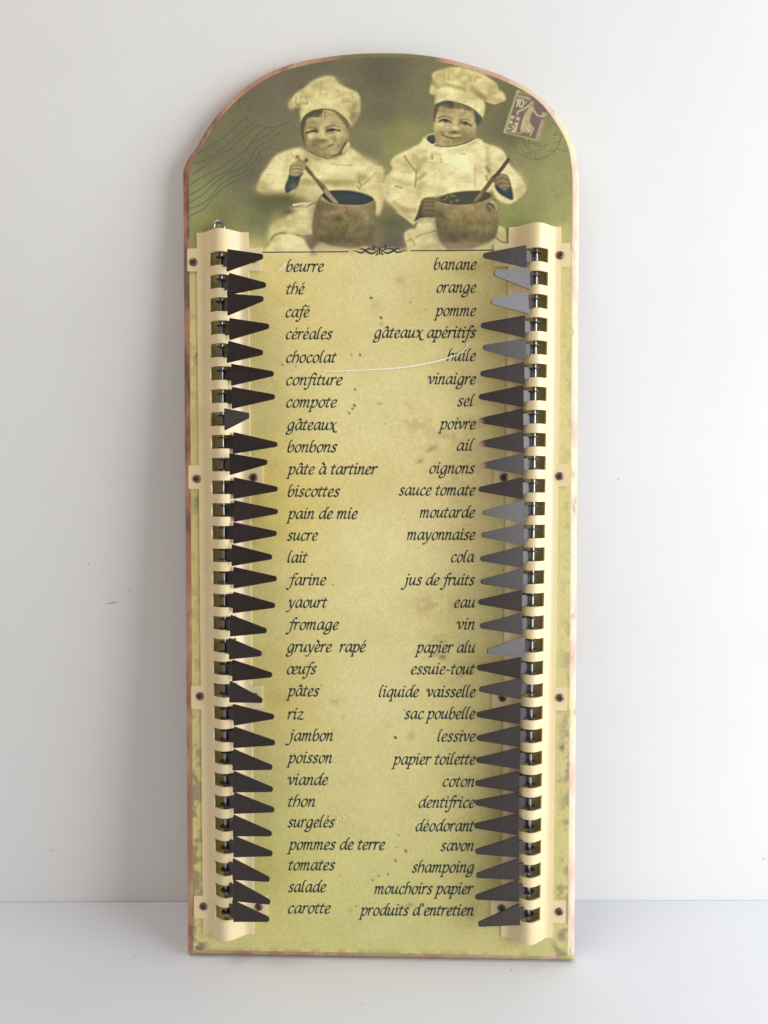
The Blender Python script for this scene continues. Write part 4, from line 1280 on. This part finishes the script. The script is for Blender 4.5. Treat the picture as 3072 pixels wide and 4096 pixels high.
# long pale scratch and small scuffs
vv, ff = [], []
lay[0] = 130
R1, R4 = tr(1100, 980, 1.9988), tr(1100, 3000, 1.9988)
inkline(R1, [(390, 1010), (520, 1007), (640, 1004), (800, 996), (1000, 982), (1180, 955), (1330, 920), (1450, 880), (1520, 835), (1545, 790)], 5.0, True, ([0, .25, .27, .29, .7, 1], [.4, .8, .25, .9, 1.1, .4]))
o = mesh_obj('scratch', vv, ff, M_SCRATCH, root)
o['label'] = 'long thin pale scratch running across the word huile'
for TT, q in ((R1, [(1530, 825), (1538, 785)]), (R1, [(1548, 815), (1554, 785)]), (R1, [(25, 215), (45, 180)]), (R1, [(47, 205), (60, 165)]), (R1, [(66, 190), (75, 150)]),
              (R1, [(80, 180), (87, 150)]), (R4, [(498, 580), (505, 535), (525, 548)]), (R4, [(545, 520), (565, 550)]), (R4, [(595, 522), (640, 524)])):
    vv, ff = [], []
    inkline(TT, q, 2.6)
    mesh_obj('scuff', vv, ff, M_SCRATCH, root)

# ------------------------------------------------------------------ metal rails, rods, screws, pointers
ROD_H = 0.0046
PROF = [(-14.6, 0.15), (-14.5, 0.9), (-12.5, 1.05), (-10.8, 1.25), (-9.6, 1.9), (-8.4, 2.9), (-6.6, 4.6), (-4.8, 6.2), (-3.4, 7.2), (-2.2, 7.85), (-1.1, 8.2), (0, 8.3),
        (1.1, 8.2), (2.2, 7.85), (3.4, 7.2), (4.8, 6.2), (6.6, 4.6), (8.4, 2.9), (9.6, 1.9), (10.8, 1.25), (12.5, 1.05), (14.5, 0.9), (14.6, 0.15)]
SHEET_T = 0.0009


def rounded_box(bm, u0, u1, v0, v1, h0, h1, r):
    pts = []
    for cx, cy, a0 in ((u1 - r, v1 - r, 0), (u0 + r, v1 - r, 90), (u0 + r, v0 + r, 180), (u1 - r, v0 + r, 270)):
        for k in range(5):
            a = math.radians(a0 + k * 22.5)
            pts.append((cx + r * math.cos(a), cy + r * math.sin(a)))
    lo = [bm.verts.new((x, -h0, y)) for x, y in pts]
    hi = [bm.verts.new((x, -h1, y)) for x, y in pts]
    n = len(pts)
    bm.faces.new(hi)
    bm.faces.new(lo[::-1])
    for k in range(n):
        bm.faces.new((lo[k], lo[(k + 1) % n], hi[(k + 1) % n], hi[k]))


def screw_mesh():
    bm = bmesh.new()
    R = 0.0023
    rings = [(1.0, 0.0), (1.0, 0.00035), (0.85, 0.0007), (0.5, 0.00095), (0.0, 0.00105)]
    n = 20
    prev = None
    for rr, h in rings[:-1]:
        cur = [bm.verts.new((R * rr * math.cos(2 * math.pi * k / n), -h, R * rr * math.sin(2 * math.pi * k / n))) for k in range(n)]
        if prev:
            for k in range(n):
                bm.faces.new((prev[k], prev[(k + 1) % n], cur[(k + 1) % n], cur[k]))
        prev = cur
    c = bm.verts.new((0, -rings[-1][1], 0))
    for k in range(n):
        bm.faces.new((prev[k], prev[(k + 1) % n], c))
    return bm


def cross_mesh():
    bm = bmesh.new()
    a, b = 0.0013, 0.00032
    for (x, y, k) in ((a, b, 0), (b, a, 1)):
        h0, h1 = 0.0006, 0.00112 + k * 0.00001
        bmesh.ops.create_cube(bm, size=1, matrix=Matrix.Translation((0, -(h0 + h1) / 2, 0)) @ Matrix.Diagonal((2 * x, h1 - h0, 2 * y, 1)))
    return bm


def tube(name, pts, r, mat, parent, n=12, cap=True):
    bm = bmesh.new()
    pts = [Vector(p) for p in pts]
    prev = None
    ref = Vector((0.3, 1, 0.2)).normalized()
    for i, p in enumerate(pts):
        t = (pts[min(i + 1, len(pts) - 1)] - pts[max(i - 1, 0)]).normalized()
        x = (ref - t * ref.dot(t)).normalized()
        y = t.cross(x)
        cur = [bm.verts.new(p + (x * math.cos(2 * math.pi * k / n) + y * math.sin(2 * math.pi * k / n)) * r) for k in range(n)]
        if prev:
            for k in range(n):
                bm.faces.new((prev[k], prev[(k + 1) % n], cur[(k + 1) % n], cur[k]))
        elif cap:
            bm.faces.new(cur[::-1])
        prev = cur
    if cap:
        bm.faces.new(prev)
    return bm_obj(name, bm, mat, parent, True, 50)


# pointer: ears round the rod, a short neck, and a long tapering blade; local x outwards, y along the rod, z up
NECK, BETA, BLADE, PT = 0.0071, math.radians(20), 0.0247, 0.00075
BX, BZ = NECK * math.cos(BETA), NECK * math.sin(BETA)


def pointer_mesh():
    bm = bmesh.new()

    def slab(outline, f):
        lo = [bm.verts.new(f(x, y, -PT / 2)) for x, y in outline]
        hi = [bm.verts.new(f(x, y, PT / 2)) for x, y in outline]
        n = len(outline)
        bm.faces.new(hi)
        bm.faces.new(lo[::-1])
        for k in range(n):
            bm.faces.new((lo[k], lo[(k + 1) % n], hi[(k + 1) % n], hi[k]))

    def rnd(pts, rad):
        out = []
        n = len(pts)
        for k in range(n):
            a, b, c = (np.array(pts[k - 1]), np.array(pts[k]), np.array(pts[(k + 1) % n]))
            r = rad[k]
            if r == 0:
                out.append(tuple(b))
                continue
            d1, d2 = (a - b) / np.linalg.norm(a - b), (c - b) / np.linalg.norm(c - b)
            p0, p1 = b + d1 * r, b + d2 * r
            for t in np.linspace(0, 1, 5):
                out.append(tuple((1 - t) ** 2 * p0 + 2 * t * (1 - t) * b + t * t * p1))
        return out
    hb, ht, hn = 0.00605, 0.00125, 0.0031
    tip = BX + BLADE
    blade = rnd([(BX, -hb), (tip, -ht), (tip, ht), (BX, hb)], [0.0004, 0.0012, 0.0012, 0.0004])
    slab(blade, lambda x, y, z: (x, y, BZ + z))
    ca, sa = math.cos(BETA), math.sin(BETA)
    # neck: straight below the blade, then curling down behind the rod
    prof = [(NECK + 0.0002) * np.array([ca, sa]), 0.0040 * np.array([ca, sa]), np.array([0.0029, 0.00085]), np.array([0.0022, 0.0001]),
            np.array([0.0018, -0.0009]), np.array([0.0015, -0.0020]), np.array([0.0009, -0.0027]), np.array([0.0, -0.0030])]
    prof = catmull(prof, 4)
    tg = np.gradient(prof, axis=0)
    tg /= np.linalg.norm(tg, axis=1)[:, None]
    nm = np.stack([-tg[:, 1], tg[:, 0]], -1) * PT * 0.49
    ring = [[bm.verts.new((q[0], yy, q[1])) for q, yy in ((p + n, -hn), (p + n, hn), (p - n, hn), (p - n, -hn))] for p, n in zip(prof, nm)]
    for k in range(len(ring) - 1):
        for c in range(4):
            bm.faces.new((ring[k][c], ring[k][(c + 1) % 4], ring[k + 1][(c + 1) % 4], ring[k + 1][c]))
    bm.faces.new(ring[0][::-1])
    bm.faces.new(ring[-1])
    for sgn in (-1, 1):
        yc = sgn * 0.0027
        pts = []
        for k in range(17):
            a = math.radians(60 + k * 235 / 16)
            pts.append((0.0031 * math.cos(a), 0.0031 * math.sin(a)))
        pts += [(0.0048 * ca + 0.0006 * sa, 0.0048 * sa - 0.0006 * ca), (0.0048 * ca, 0.0048 * sa)]
        lo = [bm.verts.new((x, yc - 0.00028, z)) for x, z in pts]
        hi = [bm.verts.new((x, yc + 0.00028, z)) for x, z in pts]
        n = len(pts)
        bm.faces.new(hi[::-1])
        bm.faces.new(lo)
        for k in range(n):
            bm.faces.new((lo[k], hi[k], hi[(k + 1) % n], lo[(k + 1) % n]))
    return bm


proto = bm_obj('pointer', pointer_mesh(), M_PTR)
proto_w = None
screw0 = bm_obj('screw', screw_mesh(), M_SCREW, None, True, 60)
cross0 = bm_obj('cross_slot', cross_mesh(), M_SLOT, screw0)


def pointer_matrix(s, rod, phi, v0, om):
    a = np.array([s * math.cos(phi), -math.sin(phi), 0.0])
    n = np.array([-s * math.sin(phi), -math.cos(phi), 0.0])
    b = np.cross(n, a)
    a2 = a * math.cos(om) + b * math.sin(om)
    b2 = np.cross(n, a2)
    u = rod(v0)
    return np.stack([a2, b2, n], 1), np.array([u, -ROD_H, v0])


def solve_pointer(s, rod, tip, by):
    q = np.array([0.3, at(*tip)[1], 0.0])

    def f(q):
        R, t = pointer_matrix(s, rod, *q)
        P = R @ np.array([BX + BLADE, 0, BZ]) + t
        B = R @ np.array([BX, 0, BZ]) + t
        px, py = measure(P[0], -P[1], P[2])
        bx, byy = measure(B[0], -B[1], B[2])
        return np.array([px - tip[0], py - tip[1], byy - by])
    for _ in range(40):
        r = f(q)
        J = np.stack([(f(q + d) - r) / 1e-5 for d in np.eye(3) * 1e-5], 1)
        st = np.linalg.lstsq(J, -r, rcond=None)[0]
        q = q + np.clip(st, -0.15, 0.15)
        q[0] = np.clip(q[0], 0.03, 1.25)
    return q


def ptz(x0, y0, k, rows):
    out = []
    for (ax, ay), (bx, by), (tx, ty_) in rows:
        out.append(((x0 + tx / k, y0 + ty_ / k), y0 + (ay + by) / 2 / k))
    return out


PL = (ptz(720, 860, 2.765, [((578, 382), (570, 622), (917, 460)), ((578, 640), (570, 890), (950, 775)), ((565, 870), (552, 1110), (922, 925)),
                            ((578, 1140), (580, 1385), (985, 1230)), ((565, 1390), (568, 1637), (915, 1522)), ((598, 1645), (600, 1890), (1037, 1755)),
                            ((612, 1905), (613, 2140), (1050, 2010))])
      + ptz(780, 1580, 4.0975, [((565, 215), (578, 582), (888, 335)), ((690, 612), (690, 962), (1358, 812)), ((637, 955), (645, 1310), (1183, 1100)),
                                ((697, 1350), (690, 1702), (1370, 1540)), ((712, 1725), (700, 2078), (1375, 1910))])
      + ptz(780, 2100, 4.0975, [((700, -45), (705, 305), (1340, 140)), ((692, 320), (688, 672), (1262, 525)), ((715, 688), (703, 1040), (1340, 880)),
                                ((712, 1092), (710, 1445), (1312, 1320)), ((685, 1472), (672, 1828), (1172, 1735)), ((652, 1850), (655, 2203), (1090, 2110))])
      + ptz(780, 2620, 3.5675, [((605, 70), (612, 370), (1100, 285)), ((588, 370), (585, 675), (960, 650)), ((608, 700), (630, 1005), (1128, 880)),
                                ((620, 1025), (620, 1322), (1142, 1255)), ((612, 1347), (610, 1640), (1102, 1605)), ((618, 1660), (615, 1952), (1110, 1920)),
                                ((620, 1960), (620, 2262), (1131, 2211))])
      + ptz(720, 3200, 2.765, [((640, 160), (635, 402), (1015, 375)), ((640, 395), (638, 630), (1022, 595)), ((640, 645), (635, 880), (990, 880)),
                               ((640, 885), (637, 1110), (997, 1130)), ((640, 1115), (645, 1335), (985, 1320))]))
PR = (ptz(1760, 860, 2.765, [((918, 338), (930, 578), (478, 450)), ((935, 578), (940, 826), (600, 645)), ((910, 850), (940, 1092), (563, 955)),
                             ((900, 1110), (890, 1357), (450, 1222)), ((905, 1365), (890, 1612), (476, 1465)), ((885, 1630), (895, 1868), (447, 1755)),
                             ((880, 1882), (882, 2125), (430, 2010))])
      + ptz(1860, 1580, 4.0975, [((882, 220), (900, 578), (225, 420)), ((880, 595), (892, 950), (240, 795)), ((885, 955), (905, 1308), (262, 1150)),
                                 ((880, 1350), (895, 1705), (225, 1545)), ((885, 1720), (890, 2085), (290, 1930))])
      + ptz(1860, 2100, 4.0975, [((885, -15), (880, 322), (272, 165)), ((885, 345), (880, 700), (250, 555)), ((880, 712), (890, 1072), (257, 930)),
                                 ((875, 1068), (885, 1415), (217, 1262)), ((885, 1440), (885, 1795), (245, 1655)), ((905, 1815), (920, 2175), (365, 2075))])
      + ptz(1860, 2620, 3.5675, [((755, 42), (755, 328), (172, 180)), ((758, 325), (745, 635), (203, 490)), ((740, 682), (748, 990), (165, 850)),
                                 ((738, 1003), (742, 1318), (167, 1185)), ((732, 1325), (735, 1627), (160, 1500)), ((722, 1655), (735, 1955), (148, 1830)),
                                 ((722, 1960), (722, 2261), (145, 2107))])
      + ptz(1760, 3200, 2.765, [((825, 152), (833, 385), (378, 285)), ((815, 403), (835, 630), (390, 570)), ((815, 645), (830, 882), (400, 835)),
                                ((822, 885), (830, 1122), (390, 1075)), ((815, 1137), (845, 1390), (423, 1375))]))
first_screw = [True]
first_pointer = [True]


def rail(s, rod_px, win_px, end_px, tabs, screws, ptrs, label):
    (ua, va), (ub, vb) = at(*rod_px[0], ROD_H), at(*rod_px[1], ROD_H)
    rod = lambda v: ua + (ub - ua) * (v - va) / (vb - va)
    wt, wb = at(win_px[0][0], win_px[0][1], 0.0045)[1], at(win_px[1][0], win_px[1][1], 0.0045)[1]
    vt, ve = at(end_px[0][0], end_px[0][1], 0.0006)[1], at(end_px[1][0], end_px[1][1], 0.0006)[1]
    pitch = (wt - wb) / 29.0
    wh = pitch * 0.60
    rows = [vt]
    holes = []
    for k in range(30):
        t = wt - k * pitch
        holes.append((len(rows), len(rows) + 1))
        rows += [t, t - wh]
    rows.append(ve)
    # split the long bands so that the sheet stays smooth
    bm = bmesh.new()
    W0 = 6.7
    ss = sorted(set([p[0] for p in PROF] + [-W0, W0]) - {-6.6, 6.6})
    hs = np.interp(ss, [p[0] for p in PROF], [p[1] for p in PROF])
    grid = []
    for v in rows:
        grid.append([bm.verts.new((rod(v) + a * 1e-3, -h * 1e-3, v)) for a, h in zip(ss, hs)])
    starts = {h[0] for h in holes}
    for r in range(len(rows) - 1):
        for c in range(len(ss) - 1):
            if r in starts and ss[c] >= -W0 - 1e-9 and ss[c + 1] <= W0 + 1e-9:
                continue
            bm.faces.new((grid[r][c], grid[r + 1][c], grid[r + 1][c + 1], grid[r][c + 1]))
    for v in [v for v in bm.verts if not v.link_faces]:
        bm.verts.remove(v)
    bmesh.ops.recalc_face_normals(bm, faces=bm.faces)
    avg = sum((f.normal.y for f in bm.faces)) / len(bm.faces)
    if avg > 0:
        bmesh.ops.reverse_faces(bm, faces=bm.faces)
    bmesh.ops.solidify(bm, geom=bm.faces[:], thickness=SHEET_T)
    for k, (x, y0, y1, side) in enumerate(tabs):
        ux, v1 = at(x, y0, 0.0008)
        v0 = at(x, y1, 0.0008)[1]
        um = rod((v0 + v1) / 2) + side * 0.0135
        rounded_box(bm, min(ux, um), max(ux, um), v0, v1, 0.00013, 0.00097, 0.0007)
    ro = bm_obj('rail', bm, M_CREAM, root, True, 35)
    ro['label'] = label
    v_top = at(*rod_px[0], ROD_H)[1]
    for (x, y) in screws:
        u, v = at(x, y, 0.0012)
        if first_screw[0]:
            so, co_ = screw0, cross0
            first_screw[0] = False
        else:
            so, co_ = screw0.copy(), cross0.copy()
            COL.objects.link(so)
            COL.objects.link(co_)
            co_.parent = so
        so.parent = ro
        so.location = (u, -0.00095, v)
        so.rotation_euler = (0, rs.uniform(0, 1.5), 0)
    # rod, with a bent eye at its top end on the left rail
    pts = [(rod(ve + 0.004), -ROD_H, ve + 0.004), (rod(vt), -ROD_H, vt - 0.001)]
    if s > 0:
        c0 = np.array([rod(vt), -ROD_H, vt])
        pts[-1] = tuple(c0 + np.array([0.0026, -0.001, -0.004]) + 0)
        pts[0] = (rod(ve + 0.004), -ROD_H, ve + 0.004)
        pts.insert(1, (rod(vt - 0.012), -ROD_H, vt - 0.012))
        arc_ = [(c0[0] - 0.0014 + 0.0029 * math.cos(a), -ROD_H + 0.0010, vt + 0.0018 + 0.0034 * math.sin(a)) for a in np.linspace(-0.5, 3.9, 16)]
        pts = pts[:2] + [(rod(vt) + 0.0012, -ROD_H, vt - 0.004)] + arc_
    tube('rod', pts, 0.00112, M_ROD, ro)
    for k, (tip, by) in enumerate(ptrs):
        q = solve_pointer(s, rod, tip, by)
        if 'DBG' in globals():
            print('PHI', s, k + 1, round(math.degrees(q[0]), 1), round(math.degrees(q[2]), 1))
        R, t = pointer_matrix(s, rod, *q)
        if first_pointer[0]:
            po = proto
            first_pointer[0] = False
        else:
            po = proto.copy()
            COL.objects.link(po)
        po.parent = ro
        m4 = Matrix([list(R[0]) + [t[0]], list(R[1]) + [t[1]], list(R[2]) + [t[2]], [0, 0, 0, 1]])
        po.matrix_basis = m4
        if s < 0 and k in (7, 8, 9):
            po.data = worn_mesh
            po['label'] = 'pointer with chipped pinkish tip'
        if (s > 0 and k == 14) or (s < 0 and k == 19):
            po.data = po.data.copy()
            po.data.materials.clear()
            po.data.materials.append(mat_pointer(band=(0.0240, 0.0009, (168, 156, 146)) if s > 0 else (0.0272, 0.0010, (34, 22, 20))))
            po['label'] = 'pointer with a pale scrape across it near its tip' if s > 0 else 'pointer with a dark crack across it near its tip'


worn_mesh = proto.data.copy()
worn_mesh.materials.clear()
worn_mesh.materials.append(M_PTRW)
rail(1, ((884, 1030), (906, 3600)), ((840, 1012.6), (866, 3616)), ((792, 932), (818, 3733)),
     [(749, 994.5, 1086, -1), (754, 1861, 1956, -1), (765, 2743, 2836, -1), (776, 3584, 3672, -1),
      (1045.5, 991, 1084, 1), (1050, 1865, 1957, 1), (1049, 2743, 2836, 1), (1069, 3584, 3672, 1)],
     [(773.5, 1048), (787, 1915), (800, 2785), (814, 3626), (1012, 1036), (1016, 1909), (1020, 2788), (1036, 3628)], PL,
     'cream slotted rail on the left, its pointers aiming right')
rail(-1, ((2144, 1020), (2113, 3650)), ((2196, 996.7), (2166, 3626)), ((2022, 910), (2008, 3747)),
     [(2282, 972, 1067, 1), (2274, 1856, 1946, 1), (2269, 2749, 2843, 1), (2263, 3602, 3692, 1),
      (1977, 976, 1066, -1), (1977, 1856, 1946, -1), (1969, 2749, 2843, -1), (1964, 3602, 3692, -1)],
     [(2241, 1021), (2239, 1905), (2240, 2791), (2237, 3647), (2016, 1022), (2016, 1908), (2010.5, 2791), (2006, 3634)], PR,
     'cream slotted rail on the right, its pointers aiming left')
